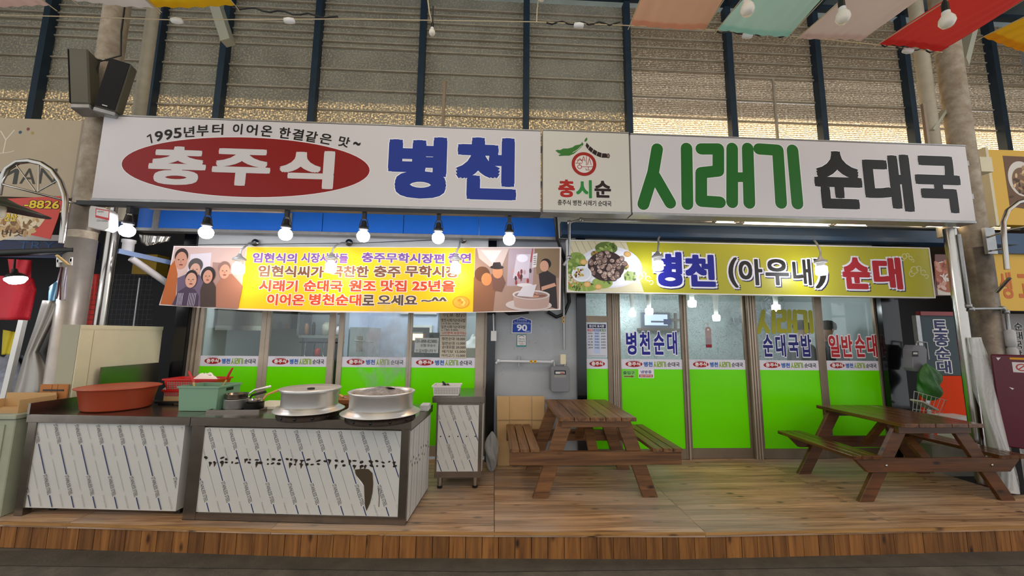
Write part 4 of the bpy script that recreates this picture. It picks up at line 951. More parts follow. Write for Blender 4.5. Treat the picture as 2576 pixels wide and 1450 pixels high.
cable('support_wire', 'long support wire strung under the cloth strips', [A(0, 38, Z3), A(190, 42, Z3), A(430, 50, Z3), A(860, 48, Z3), A(1340, 55, Z3), A(1570, 64, Z3), A(1800, 76, Z3), A(2000, 92, Z3), A(2200, 112, Z3), A(2370, 132, Z3)], .004)
for x0, y0, x1, y1, lb in ((585, 18, 850, 45, 'dark cable coiled along the wire beyond the yellow strip'), (1375, 57, 1560, 60, 'dark cable coiled along the wire before the peach strip'), (1800, 78, 1990, 92, 'dark cable under the aqua strip'), (2215, 112, 2360, 131, 'dark cable under the red strip')):
    n = 14; cable('string_light_cable', lb, [A(x0+(x1-x0)*i/n, y0+(y1-y0)*i/n+4*math.sin(i*1.7), Z3) for i in range(n+1)], .007, m_black)
for x, y, lb in ((445, 52, 'small white connector on the wire beside the yellow strip'), (728, 52, 'small white connector on the dark cable'), (1456, 64, 'small white connector before the peach strip'), (1880, 90, 'small white connector under the aqua strip'), (2284, 128, 'small white connector under the red strip')):
    p = A(x, y, Z3-.03); solo(MB().lathe([(.0, -.045), (.02, -.04), (.026, 0), (.02, .04), (0, .045)], p, 10, mat=Matrix.Rotation(math.radians(90), 3, 'Y')), 'connector', m_white, lb, 'connector', group='white connectors along the wire')
def globe(x, y, Y, label, tilt=0, small=False):
    p = A(x, y, Y); t = thing('light_bulb', label, 'bulb', tuple(p), group='unlit bulbs hung under the cloth')
    k = .62 if small else 1
    MB().lathe([(0, -.055*k), (.03*k, -.048*k), (.045*k, -.02*k), (.042*k, .008*k), (.024*k, .04*k)], p, 18).build('glass', M('milky_glass', '#ece4d4', .2), t)
    MB().lathe([(.024*k, .04*k), (.022*k, .062*k)], p, 14).build('collar', m_white, t)
    MB().lathe([(.021*k, .062*k), (.02*k, .12*k), (.008, .15*k)], p, 12).build('socket', m_black, t)
    MB().tube([p+Vector((0, 0, .14*k)), p+Vector((.01, -.05, .2))], .006, 6).build('cord', m_black, t)
globe(1880, 20, 2.3, 'unlit milky bulb under the aqua strip'); globe(2120, 40, 2.3, 'unlit milky bulb under the pale pink strip'); globe(2382, 50, 2.25, 'unlit milky bulb under the red strip')
globe(1087, 80, 3.05, 'small unlit bulb hanging alone from the wire', small=True); globe(1362, -6, 3.0, 'small unlit bulb at the cord before the peach strip', small=True)
cable('drop_cord', 'pale cord dropping to the small lone bulb', [A(1075, -10, 3.05), A(1080, 30, 3.05), A(1088, 62, 3.05)], .006)
cable('drop_cord', 'pale cord dropping to the wire near the peach strip', [A(1355, -6, 3.05), A(1351, 28, 3.05), A(1350, 56, 3.05)], .005)
# ================================================================== speakers on the left column
def speaker(label, bc, tc, wpx, Y, face, side):
    b, tp = A(*bc, Y), A(*tc, Y); up = (tp-b).normalized(); h = (tp-b).length; f = Vector(face); f = (f-up*f.dot(up)).normalized(); r_ = up.cross(f).normalized()
    wd = wpx; dp = side; t = thing('column_speaker', label, 'speaker', tuple(b), group='column speakers on the left column')
    def bx(w0, w1, d0, d1, h0, h1): return [b+r_*x+f*y+up*z for z in (h0, h1) for x, y in ((w0, d0), (w1, d0), (w1, d1), (w0, d1))]
    MB().hexa(bx(-wd/2, wd/2, -dp, 0, 0, h)).build('cabinet', M('speaker_case', '#5d5a4c', .6), t, bevel=.012)
    MB().hexa(bx(-wd*.47, wd*.47, .001, .008, h*.02, h*.98)).build('grille', M('speaker_grille', '#0c0c0c', .8, bump=.5, bscale=400), t)
    MB().hexa(bx(-.02, .02, .009, .012, h*.05, h*.065)).build('badge', m_white, t)
    MB().hexa(bx(-wd/2, wd/2, -dp, .004, -.05, -.001)).build('end_cap', m_galv, t, bevel=.008)
    return t
speaker('black column speaker tilted on the column, grille facing the street', (263, 274), (303, 152), .17, 3.72, (.25, -.9, -.15), .12)
speaker('black column speaker on the column seen from its side', (192, 272), (187, 134), .16, 3.72, (-.97, -.25, 0), .15)
pipe('speaker_bracket', 'chrome bar holding the two column speakers', [A(207, 140, 3.8), A(248, 150, 3.8), A(285, 152, 3.84)], .012, m_steel, 'bracket', False)
cable('speaker_cable', 'black speaker cable running down the left column', [A(315, 5, 3.84), A(305, 80, 3.83), A(304, 140, 3.83), A(250, 155, 3.8), A(240, 200, 3.8), A(230, 290, 3.8)], .008, m_black)
# router box on the column
rb = thing('router_box', 'white outdoor junction box with a red and white label', 'box', tuple(A(255, 578, 3.75)))
mb = MB(); mb.prism([(A(x, y, 3.75).x, A(x, y, 3.75).z) for x, y in ((228, 574), (268, 582), (281, 575), (281, 535), (270, 525), (235, 520), (231, 530))], lambda u, v, s_: (u, 3.72+.1*s_, v)); mb.build('case', M('box_plastic', '#dedcd8', .4), rb, bevel=.006)
q = PR(3.72); q.pp([(241, 524), (276, 530), (275, 555), (240, 547)], '#d8494e', 1); q.pp([(243, 527), (274, 532), (273, 549), (242, 542)], '#efeae8', 2); q.pt('1588-8855', 246, 262, 531, 535, '#8a8480', L=3); q.pt('QG4 12GA82A', 244, 274, 553, 559, '#7c7a78', L=2); q.build('box_label', rb)
# ================================================================== stainless counters
CA = math.atan2(-.24, 3.19); CO = Vector((-3.83, 3.49, DECK)); CW = Matrix.Translation(CO) @ Matrix.Rotation(CA, 4, 'Z')
def cu_(x, y, z): return CW @ Vector((x, y, z-DECK))       # counter-local metres (z above street) -> world
CZ = 1.0                                                    # worktop height
def film(parent, x0, x1, z0, z1, fn, spacing, phase, cm=1.0, name='film_print'):
    """protective film print: slanting blue rules broken by STAINLESS STEEL, thin grey rules between"""
    q = PR(0, fn=fn, clip=(x0, x1, z0, z1), step=.0006)
    sl = .40; H = z1-z0; per = .40*cm; tl = .165*cm
    n = int((x1-x0+sl*H)/spacing)+2
    for i in range(-1, n):
        for half in (0, 1):
            xt = x0-sl*H+(i+phase+half*.5)*spacing
            k = -1
            while True:
                va = -k*per-(.0 if not half else .12)           # start of a blank for the words, measured down from the top
                if va < -H-per: break
                k += 1
                def pt(d): return (xt+sl*d, z1-d)
                a, b = -va-per+tl, -va
                ln = math.hypot(1, sl)
                if not half:
                    q.stroke([pt(a), pt(b)], .0075, '#1f3468', 1, False)
                    d = b+tl*.5; p = pt(d); an = -math.atan2(1, sl)
                    q.text('STAINLESS STEEL', p[0]-tl*ln*.46, p[0]+tl*ln*.46, p[1]-.0145, p[1]+.0145, '#2c2f3a', 0, 0, rot=an)
                else:
                    q.stroke([pt(a), pt(b)], .0022, '#80828a', 1, False)
                    d = b+tl*.5; p = pt(d); an = -math.atan2(1, sl)
                    q.text('STAINLESS STEEL', p[0]-tl*ln*.3, p[0]+tl*ln*.3, p[1]-.005, p[1]+.005, '#8a8c92', 0, 0, rot=an)
    return q
m_film = M('protective_film', '#cfccc4', .5, var=.05, vscale=5)
fnF = lambda u, v, h: tuple(CW @ Vector((u, -.004-h, v-DECK)))
# left counter
c1 = thing('prep_counter', 'stainless steel counter carrying the big red tub', 'counter', tuple(CO), CA)
LB = MB().hexa([cu_(*p) for p in ((.04, .0, .26), (1.3, .0, .26), (1.3, .7, .26), (.04, .7, .26), (.04, .0, .93), (1.3, .0, .93), (1.3, .7, .93), (.04, .7, .93))]).build('body', m_film, c1)
q = film(c1, .045, 1.285, .27, .925, fnF, .182, .25, 1.0); q.build('film_print', LB)
def cbox(x0, x1, y0, y1, z0, z1, mb=None):
    return (mb or MB()).hexa([cu_(*p) for p in ((x0, y0, z0), (x1, y0, z0), (x1, y1, z0), (x0, y1, z0), (x0, y0, z1), (x1, y0, z1), (x1, y1, z1), (x0, y1, z1))])
cbox(-.03, 1.36, -.03, .72, .935, CZ).build('worktop', m_steel2, c1, bevel=.003)
cbox(-.03, -.01, -.03, .72, CZ, CZ+.09).build('side_upstand', m_steel2, c1)
cbox(-.03, .04, -.012, .05, .2, .935).build('corner_post', m_steel2, c1)
for x in (.12, 1.2): cbox(x, x+.05, .1, .15, .2, .26).build('foot', m_black, c1)
for x in (.12, 1.2): cbox(x, x+.05, .55, .6, .2, .26).build('foot', m_black, c1)
# right counter with burners
c2 = thing('burner_counter', 'stainless steel counter with two steaming pots and scorched film', 'counter', tuple(cu_(1.37, 0, DECK)), CA)
LB2 = cbox(1.37, 3.17, .0, .70, .2, .92).build('body', m_steel2, c2)
FP = cbox(1.475, 3.105, -.006, -.0005, .262, .915).build('front_film', m_film, c2)
fn2 = lambda u, v, h: tuple(CW @ Vector((u, -.0062-h, v-DECK)))
q = film(c2, 1.48, 3.10, .265, .91, fn2, .182, .55, 1.02)
br = random.Random(5)
for i in range(34):
    u = 1.5+i*.0475+br.uniform(-.012, .012)
    if u > 3.09: break
    for zz in (.675, .642):
        if br.random() < .8:
            q.ell(u+br.uniform(-.01, .01), zz+br.uniform(-.006, .006), br.uniform(.007, .02), br.uniform(.006, .011), '#2c2018', 4, 12, rot=br.uniform(-.4, .4))
            if br.random() < .45: q.poly([(u-.012, zz), (u+.014, zz+.004), (u-.004, zz-.035)], '#382a1e', 3)
def fx(x, y):                                              # photo pixel -> counter front coordinates
    d = ray(x, y); o = CW.inverted() @ EYE; dd = CW.to_3x3().inverted() @ d; t_ = -o.y/dd.y; p = o+dd*t_; return (p.x, p.z+DECK)
q.poly([fx(*p) for p in ((894, 1181), (915, 1179), (928, 1180), (938, 1190), (940, 1215), (938, 1240), (932, 1265), (923, 1285), (919, 1270), (917, 1222), (912, 1214), (900, 1200), (895, 1190))], '#4a3d2c', 5)
q.poly([fx(*p) for p in ((897, 1195), (912, 1213), (917, 1222), (915, 1222), (905, 1210))], '#e6e2d8', 6)
q.stroke([fx(952, 1226), fx(955, 1250), fx(954, 1275)], .005, '#4a3d2c', 4, False)
q.build('film_print', FP)
cbox(1.37, 1.475, -.012, -.0005, .2, .93).build('face_post', m_steel2, c2)
cbox(3.11, 3.17, -.012, -.0005, .2, .93).build('face_post', m_steel2, c2)
cbox(1.475, 3.11, -.010, -.0005, .2, .255).build('kick_rail', m_steel2, c2)
SF = cbox(3.1705, 3.176, .02, .69, .22, .91).build('side_film', m_film, c2)
q = PR(0, fn=lambda u, v, h: tuple(CW @ Vector((3.1762+h, u, v-DECK))), clip=(.02, .69, .22, .91))
for i in range(9): q.stroke([(.03+i*.085, .91), (.0+i*.085, .22)], .006 if i % 2 else .002, '#6d7aa8', 1, False)
for i in range(16): q.ell(.05+i*.04, .66+br.uniform(-.03, .03)-.04*(i % 2), .008, .012, '#3a2c22', 2, 8)
q.build('film_print', SF)
cbox(1.365, 3.19, -.03, .72, .931, CZ).build('worktop', m_steel2, c2, bevel=.003)
# small side counter
sx0, sx1, sy0, sy1 = -.555, -.1, 3.94, 4.5
c3 = thing('side_counter', 'narrow stainless side counter on short legs holding the white basket', 'counter', (-.35, 3.93, DECK))
BX = MB().box(sx0, sx1, sy0, sy1, .31, 1.02).build('body', m_steel2, c3)
F3 = MB().box(sx0+.02, sx1-.035, sy0-.006, sy0-.0005, .37, 1.0).build('front_film', m_film, c3)
q = film(c3, sx0+.022, sx1-.037, .372, .998, lambda u, v, h: (u, sy0-.0062-h, v), .155, .3, .92)
for i in range(6): q.ell(sx0+.05+i*.085, .70, .007, .006, '#2c2018', 4, 10)
q.build('film_print', F3)
MB().box(sx1+.0005, sx1+.006, sy0+.03, sy1-.03, .36, 1.0).build('side_film', m_film, c3)
MB().box(sx0-.04, sx1+.02, sy0-.03, sy1+.03, 1.025, 1.085).build('worktop', m_steel2, c3, bevel=.003)
for x in (sx0+.05, sx1-.06):
    for y in (sy0+.05, sy1-.06):
        lg = MB().lathe([(.024, .225), (.024, .31)], (x, y, 0), 14).build('leg', m_steel, c3)
        MB().lathe([(.02, .2), (.026, .204), (.026, .225)], (x, y, 0), 14).build('foot_cap', m_black, lg)
# grey-green cabinet at the far left end
gc = thing('steel_cabinet', 'grey green painted cabinet standing at the end of the counter', 'cabinet', (-4.25, 3.6, DECK))
m_gg = M('grey_green_paint', '#a9ac93', .55, var=.15)
MB().box(-4.62, -3.93, 3.45, 3.78, .2, .96).build('body', m_gg, gc, bevel=.006)
MB().box(-4.64, -3.91, 3.43, 3.80, .965, 1.0).build('top', m_gg, gc, bevel=.004)
MB().box(-4.52, -4.0, 3.442, 3.449, .3, .92).build('front_panel', m_gg, gc)
# ================================================================== things on the counters
def on(x, y, z=CZ): return AZ(x, y, z)
def lathe_thing(name, label, cat, p, parts):
    t = thing(name, label, cat, tuple(p))
    for nm, prof, mt, seg in parts: MB().lathe(prof, p, seg).build(nm, mt, t)
    return t
m_tub = M('tub_plastic', '#b0492c', .38, var=.06)
p = Vector((-3.41, 3.745, CZ))
lathe_thing('plastic_tub', 'wide brick red plastic tub on the counter', 'tub', p, [
    ('tub_wall', [(0, .005), (.225, .005), (.233, .015), (.266, .185), (.272, .19), (.264, .194), (.256, .188), (.225, .025), (0, .018)], m_tub, 40),
    ('rim', [(.273, .183), (.288, .188), (.291, .196), (.27, .2), (.265, .196)], m_tub, 40)])
# green crate
def crate(name, label, x0, x1, y0, y1, z0, h, mat, cat='crate', tap=.012, hole=True, rz=0, mesh=False):
    c = Vector(((x0+x1)/2, (y0+y1)/2, z0)); t = thing(name, label, cat, tuple(c), rz); wv = .004
    a, b = (x1-x0)/2, (y1-y0)/2; R_ = W[t]
    def ring(k, z, d=0): return [R_ @ Vector((sx*(k*a-d), sy*(k*b-d), z)) for sx, sy in ((-1, -1), (1, -1), (1, 1), (-1, 1))]
    k0, k1 = 1-tap/a, 1
    vs_ = ring(k0, .003)+ring(k1, h)+ring(k1, h, wv)+ring(k0, .01, wv)
    fs_ = [(0, 3, 2, 1), (12, 13, 14, 15)]
    for l in range(3):
        for i in range(4): fs_.append((l*4+i, l*4+(i+1) % 4, (l+1)*4+(i+1) % 4, (l+1)*4+i))
    MB().add(vs_, fs_).build('walls', mat, t, fix=False)
    vr = ring(1, h-.012, -.009)+ring(1, h+.002, -.009)+ring(1, h+.002, .004)+ring(1, h-.012, -.0005)
    MB().add(vr, [(l*4+i, l*4+(i+1) % 4, ((l+1) % 4)*4+(i+1) % 4, ((l+1) % 4)*4+i) for l in range(4) for i in range(4)]).build('rim', mat, t, fix=False)
    if hole:
        for sx in (-1, 1):
            MB().hexa([R_ @ Vector((sx*a*1.004+dx*sx, yy, zz)) for zz in (h*.78, h*.9) for dx, yy in ((0, -b*.3), (.002, -b*.3), (.002, b*.3), (0, b*.3))]).build('hand_slot', m_black, t)
    if mesh:
        for zz in [h*(.2+.15*i) for i in range(4)]:
            for n in range(int(2*a/.016)):
                u = -a*.86+n*.016
                if u < a*.86: MB().hexa([R_ @ Vector((u+dx, -b*(k0+(1-k0)*zz/h)-dy, zz+dz)) for dz in (0, h*.1) for dx, dy in ((0, .0015), (.009, .0015), (.009, .0005), (0, .0005))]).build('slot', M('slot_shadow', '#8f8a82', .8), t)
    return t
g0, g1 = on(443, 1036), on(532, 1038)
crate('plastic_box', 'sage green plastic box on the counter', g0.x, g1.x+.03, g0.y, g0.y+.28, CZ, .215, M('sage_plastic', '#7ba083', .45), 'box', rz=-.05)
# tongs with red handles standing in the green box
def utensil(label, a, b, c, mh, ms, name='tongs', cat='tongs'):
    t = thing(name, label, cat, tuple(a)); a, b, c = Vector(a), Vector(b), Vector(c)
    MB().bar(a, b, .018, .006).build('blade', ms, t); MB().tube([b, b.lerp(c, .5)+Vector((0, -.004, 0)), c], [.011, .012, .009], 8).build('handle', mh, t)
m_redp = M('red_plastic', '#c4271f', .35); m_bamb = M('bamboo', '#d8b878', .6)
utensil('red-handled tongs leaning in the green box towards the tub', A(492, 1000, 3.72), A(487, 962, 3.72), A(475, 934, 3.72), m_redp, m_bamb)
utensil('red-handled tongs leaning on the far rim of the green box', A(556, 985, 3.86), A(570, 955, 3.86), A(585, 926, 3.86), m_redp, m_bamb)
# red baskets with cloths
crate('red_basket', 'red plastic basket with a white cloth behind the green box', A(437, 975, 4.05).x, A(566, 975, 4.05).x, 3.92, 4.14, CZ+.12, .12, m_redp, 'basket', tap=.03, hole=False, mesh=True)
crate('red_basket', 'red plastic basket with a cloth between tub and green box', A(412, 1000, 3.95).x, A(466, 1000, 3.95).x, 3.93, 4.09, CZ+.035, .10, m_redp, 'basket', tap=.02, hole=False, mesh=True)
def heap(name, label, c, rx, ry, rz, mat, cat, seed=1, n=18, sharp=.25):
    r_ = random.Random(seed); f = [(r_.uniform(1, 4), r_.uniform(0, 6), r_.uniform(1, 4), r_.uniform(0, 6)) for _ in range(5)]
    mb = MB()
    def fn(u, v):
        a = u*6.2832; d = v; h = (1-d*d)
        k = sum(math.sin(p*a+q_)*math.cos(s_*d*3+t_) for p, q_, s_, t_ in f)/5
        return (c[0]+rx*d*math.cos(a)*(1+sharp*.4*k), c[1]+ry*d*math.sin(a)*(1+sharp*.4*k), c[2]+rz*max(0, h*(1+sharp*2*k)) if d < .999 else c[2])
    vs_ = []
    mb.grid(lambda u, v: fn(u, max(v, .001)), n*2, n//2)
    return solo(mb, name, mat, label, cat, fix=False)
m_cloth = M('white_cloth', '#e6d8d0', .8)
heap('dish_cloth', 'crumpled white cloth heaped in the far red basket', (A(515, 965, 4.03).x, 4.03, CZ+.19), .17, .1, .085, m_cloth, 'cloth', 3, 22, .3)
heap('dish_cloth', 'crumpled white cloth over the small red basket by the tub', (A(438, 985, 4.0).x, 4.01, CZ+.125), .12, .08, .04, m_cloth, 'cloth', 5, 20, .25)
solo(MB().box(A(400, 1010, 3.95).x, A(470, 1010, 3.95).x, 3.9, 4.1, CZ+.012, CZ+.03).box(A(405, 1012, 3.95).x, A(440, 1012, 3.95).x, 3.92, 4.08, CZ, CZ+.012), 'serving_tray', m_black, 'black tray under the small red basket', 'tray')
solo(MB().box(A(436, 990, 4.05).x, A(570, 990, 4.05).x, 3.94, 4.14, CZ, CZ+.115), 'storage_box', m_card, 'brown box under the far red basket', 'box')
# tray with pots
p0, p1 = on(523, 1040), on(624, 1042)
tr = thing('baking_tray', 'dark metal tray holding the small pots', 'tray', (p0.x+.2, p0.y+.1, CZ))
rv = Matrix.Translation((p0.x+.175, p0.y+.16, CZ)) @ Matrix.Rotation(.06, 4, 'Z')
def rbox(x0, x1, y0, y1, z0, z1): return MB().hexa([rv @ Vector(p) for p in ((x0, y0, z0), (x1, y0, z0), (x1, y1, z0), (x0, y1, z0), (x0, y0, z1), (x1, y0, z1), (x1, y1, z1), (x0, y1, z1))])
rbox(-.19, .22, -.14, .16, .0, .008).build('base', M('tray_metal', '#4a4644', .3, .8), tr)
for b in ((-.2, .23, -.15, -.14), (-.2, .23, .16, .17), (-.2, -.19, -.14, .16), (.22, .23, -.14, .16)): rbox(*b, .0, .025).build('edge', m_steel2, tr)
def pot(label, p, r, h, mt, hd, mh, name='saucepan'):
    t = thing(name, label, 'pan', tuple(p))
    MB().lathe([(0, .002), (r*.95, .002), (r, .012), (r, h), (r*1.03, h+.003), (r*.96, h+.001), (r*.95, .012), (0, .008)], p, 26).build('bowl', mt, t)
    d = Vector(hd); MB().tube([p+Vector((d.x*r/d.length, d.y*r/d.length, h-.012)), p+Vector((d.x*.5, d.y*.5, h+d.z*.5)), p+Vector((d.x, d.y, h+d.z))], [.008, .010, .012], 8).build('handle', mh, t)
    return t
pc = on(582, 1034); pc = Vector((pc.x, pc.y+.06, CZ+.009))
pot('aluminium saucepan on the tray beside the green box', pc, .098, .085, m_alu, (.2, .1, .05), m_black)
pot('dull steel saucepan nested on top of the aluminium one', pc+Vector((-.002, .0, .086)), .088, .045, m_steel2, (.23, .12, .05), m_alu)
pk = on(636, 1034); pk = Vector((pk.x-.005, pk.y+.02, CZ+.009))
pot('small black pan on the tray with a wooden ladle', pk, .078, .06, m_black, (-.06, .12, .01), m_black)
pot('small steel ladle with a wooden handle lying in the black pan', pk+Vector((.002, .005, .056)), .062, .03, m_steel, (.17, .06, .075), M('light_wood_handle', '#d3a05a', .5), 'ladle')
# cups behind
bw = Vector((A(575, 985, 3.98).x+.02, 3.98, CZ)); lathe_thing('paper_cup', 'dark cup with a white rim beside the green box', 'cup', bw, [('cup_wall', [(.04, 0), (.055, .13)], m_black, 18), ('rim', [(.055, .131), (.062, .135), (.062, .145), (.05, .148)], m_white, 18)])
bw = Vector((A(590, 995, 3.9).x+.03, 3.92, CZ)); lathe_thing('plate_stack', 'low stack of white plates behind the saucepans', 'plate', bw, [('plates', [(.05, 0), (.1, .02), (.1, .03), (.06, .045), (.09, .07), (.085, .075), (0, .06)], m_white, 24)])
# chopping boards
ck = thing('chopping_board', 'white plastic chopping board behind the left pot', 'board', (A(680, 1012, 3.8).x, 3.8, CZ))
MB().box(A(645, 1010, 3.8).x, A(712, 1010, 3.8).x, 3.68, 4.0, CZ, CZ+.03).build('board', M('ivory_board', '#e0d8c4', .5), ck, bevel=.004)
ck = thing('chopping_board', 'brown wooden board between the two pots', 'board', (A(868, 1010, 3.8).x, 3.85, CZ))
MB().box(A(845, 1010, 3.85).x, A(895, 1010, 3.85).x, 3.75, 4.05, CZ+.04, CZ+.075).box(A(850, 1010, 3.85).x, A(890, 1010, 3.85).x, 3.78, 4.02, CZ, CZ+.04).build('board', M('brown_board', '#a8673a', .55, var=.2), ck)
kp = A(858, 998, 3.8); utensil('small knife with a wooden handle on the brown board', Vector((kp.x+.03, 3.84, CZ+.08)), Vector((kp.x+.0, 3.86, CZ+.085)), Vector((kp.x-.05, 3.9, CZ+.1)), M('light_wood_handle', '#d3a05a', .5), m_steel, 'knife', 'knife')
# the two big aluminium steamers on burner rings
def steamer(label, c, k, lid):
    t = thing('steamer_pot', label, 'pot', tuple(c)); c = Vector(c)
    m_burn = M('burnt_iron', '#3a2c22', .45, .7, var=.4, vscale=20)
    br_ = MB().lathe([(.30*k, 0), (.30*k, .05), (.28*k, .052), (.28*k, 0)], c, 40).build('burner_ring', m_burn, t)
    for i in range(12):
        a = 6.2832*i/12; d = Vector((math.cos(a), math.sin(a), 0)); MB().lathe([(0, .0), (.012, .0), (.012, .004), (0, .004)], c+d*(.299*k)+Vector((0, 0, .025)), 8, mat=Matrix.Rotation(a, 3, 'Z') @ Matrix.Rotation(math.radians(90), 3, 'Y')).build('vent_hole', m_black, br_)
    MB().lathe([(.20*k, .052), (.33*k, .055), (.345*k, .062), (.335*k, .066), (.29*k, .085), (.275*k, .1), (.275*k, .098)], c, 48).build('flange', m_alu, t)
    MB().lathe([(.272*k, .095), (.272*k, .2), (.285*k, .215), (.29*k, .225), (.282*k, .23), (.262*k, .218), (.262*k, .1)], c, 48).build('pot_wall', m_alu, t)
    if lid:
        MB().lathe([(.295*k, .224), (.30*k, .236), (.29*k, .24), (.24*k, .226), (0, .22)], c, 48).build('tray_lid', m_alu, t)
        MB().lathe([(0, .222), (.03, .223), (.028, .236), (0, .24)], c, 14).build('knob', m_black, t)
    else:
        MB().lathe([(.262*k, .205), (0, .2)], c, 40).build('rack', m_steel2, t)
    return t
s1c = AZ(776, 1031, CZ+.06); steamer('large aluminium steamer pot with a flat lid', (s1c.x, s1c.y+.02, CZ), .80, True)
s2c = AZ(959, 1036, CZ+.06); steamer('large open aluminium steamer pot full of wrapped sausage', (s2c.x, s2c.y, CZ), .92, False)
hc = Vector((s2c.x, s2c.y, CZ+.20))
heap('steamed_sausage', 'grey sausage under crumpled clear plastic in the open steamer', hc, .232, .232, .05, M('wrapped_food', '#bdb2ac', .25, var=.6, vscale=28, bump=1.0, bscale=60), 'food', 11, 36, .35)
# steam rising from the open pot
def steam():
    m = bpy.data.materials.new('steam'); m.use_nodes = True; t = m.node_tree; t.nodes.clear(); L = t.links.new
    o = nd(t, 'ShaderNodeOutputMaterial'); v = nd(t, 'ShaderNodeVolumePrincipled'); v.inputs['Color'].default_value = (1, 1, 1, 1); v.inputs['Anisotropy'].default_value = .2
    g = nd(t, 'ShaderNodeTexCoord'); mp = nd(t, 'ShaderNodeMapping'); mp.inputs['Scale'].default_value = (5, 5, 3.0); L(g.outputs['Object'], mp.inputs[0])
    n = nd(t, 'ShaderNodeTexNoise'); n.inputs['Scale'].default_value = 1.6; n.inputs['Detail'].default_value = 4; n.inputs['Distortion'].default_value = 1.2; L(mp.outputs[0], n.inputs['Vector'])
    r = nd(t, 'ShaderNodeMapRange'); r.inputs[1].default_value = .48; r.inputs[2].default_value = .75; r.inputs[3].default_value = 0; r.inputs[4].default_value = 26; L(n.outputs['Fac'], r.inputs[0])
    gr = nd(t, 'ShaderNodeTexGradient', gradient_type='SPHERICAL'); m2 = nd(t, 'ShaderNodeMapping'); m2.inputs['Scale'].default_value = (3.6, 5.5, 2.1); m2.inputs['Location'].default_value = (0, 0, -.6); L(g.outputs['Object'], m2.inputs[0]); L(m2.outputs[0], gr.inputs[0])
    ml = nd(t, 'ShaderNodeMath', operation='MULTIPLY'); L(r.outputs[0], ml.inputs[0]); L(gr.outputs['Fac'], ml.inputs[1]); L(ml.outputs[0], v.inputs['Density']); L(v.outputs[0], o.inputs['Volume'])
    mb = MB(); mb.lathe([(.14, 0), (.22, .12), (.26, .35), (.2, .58), (.05, .7)], (hc.x, hc.y, hc.z+.07), 20)
    return solo(mb, 'steam', m, 'white steam rising from the open steamer pot', 'steam', kind='stuff')
steam()
# white basket with tongs, foam block on the counter end
wb = A(1122, 985, 4.0); crate('white_basket', 'small white plastic basket on the side counter', A(1090, 990, 3.98).x, A(1157, 990, 3.98).x, 3.93, 4.14, 1.086, .10, M('white_plastic', '#e4dcd6', .45), 'basket', tap=.012, hole=False, mesh=True)
heap('coal_tongs_pile', 'grey scraps lying in the white basket', (A(1122, 975, 4.03).x, 4.03, 1.12), .10, .07, .06, M('scraps', '#7d746c', .6, var=.6, vscale=60), 'scraps', 9, 16, .4)
utensil('black metal tongs resting in the white basket', Vector((A(1128, 975, 4.0).x, 4.0, 1.15)), Vector((A(1120, 965, 4.0).x, 4.0, 1.19)), Vector((A(1113, 958, 4.0).x, 4.02, 1.215)), m_black, m_black)
fb = on(1070, 1030); solo(MB().box(fb.x-.035, fb.x+.045, fb.y-.1, fb.y+.03, CZ, CZ+.055), 'foam_block', M('speckled_foam', '#d8d6d2', .8, var=.3, vscale=60), 'small white speckled block at the counter corner', 'block', bevel=.005)
# ================================================================== cardboard and bags
cb = thing('cardboard_sheet', 'unfolded cardboard box leaning on the grey wall behind the first table', 'cardboard', (.25, 4.6, DECK))
def cbp(x, y): p = A(x, y, 4.62); return p
tl, tr2, br2, bl2 = A(1250, 997, 4.72), A(1369, 997, 4.72), A(1369, 1175, 4.6), A(1251, 1175, 4.6)
br2.z = bl2.z = DECK+.003
xs_ = [0, .26, .74, 1]; zs_ = [0, .38, .64, 1]
for j in range(2):
    v0, v1 = ((0, .645), (.65, 1))[j]
    for i in range(3):
        u0, u1 = xs_[i]+.002, xs_[i+1]-.002
        f_ = lambda u, v: bl2.lerp(br2, u).lerp(tl.lerp(tr2, u), v)+Vector((0, .012*(i == 1)-.01*j, 0))
        q4 = [f_(u0, v0), f_(u1, v0), f_(u1, v1), f_(u0, v1)]
        MB().hexa(q4+[p+Vector((0, .006, 0)) for p in q4]).build('flap', m_card, cb)
def bag(name, label, c, rx, ry, h, mat, seed, cat='bag'):
    r_ = random.Random(seed); f = [(r_.randint(2, 7), r_.uniform(0, 6), r_.uniform(2, 9)) for _ in range(7)]; mb = MB()
    def fn(u, v):
        a = u*6.2832; pr = math.sin(min(1, v*1.02)*3.0+.12)**.6; k = 1+.3*sum(math.sin(p*a+q_+s_*1.6*v) for p, q_, s_ in f)/3
        return (c[0]+rx*pr*k*math.cos(a), c[1]+ry*pr*k*math.sin(a), c[2]+h*v)
    mb.grid(fn, 36, 20); return solo(mb, name, mat, label, cat, fix=False)
def plasticmat(name, tint, alpha, rough=.12):
    m, t, p, o = nt(name); L = t.links.new
    p.inputs['Base Color'].default_value = lin(tint); p.inputs['Roughness'].default_value = rough
    g = nd(t, 'ShaderNodeNewGeometry'); n = nd(t, 'ShaderNodeTexNoise'); n.inputs['Scale'].default_value = 14; n.inputs['Detail'].default_value = 5; L(g.outputs['Position'], n.inputs['Vector'])
    b = nd(t, 'ShaderNodeBump'); b.inputs['Strength'].default_value = .9; b.inputs['Distance'].default_value = .03; L(n.outputs['Fac'], b.inputs['Height']); L(b.outputs[0], p.inputs['Normal'])
    tr_ = nd(t, 'ShaderNodeBsdfTransparent'); mx = nd(t, 'ShaderNodeMixShader'); mx.inputs[0].default_value = alpha
    L(tr_.outputs[0], mx.inputs[1]); L(p.outputs[0], mx.inputs[2]); L(mx.outputs[0], o.inputs[0]); MATS[name] = m; return m
m_pl = plasticmat('clear_plastic', '#d8d8d6', .42)
bag('plastic_bag', 'clear plastic bag of rubbish between the side counter and the cardboard', (.0, 4.45, DECK+.002), .075, .08, .42, m_pl, 4)
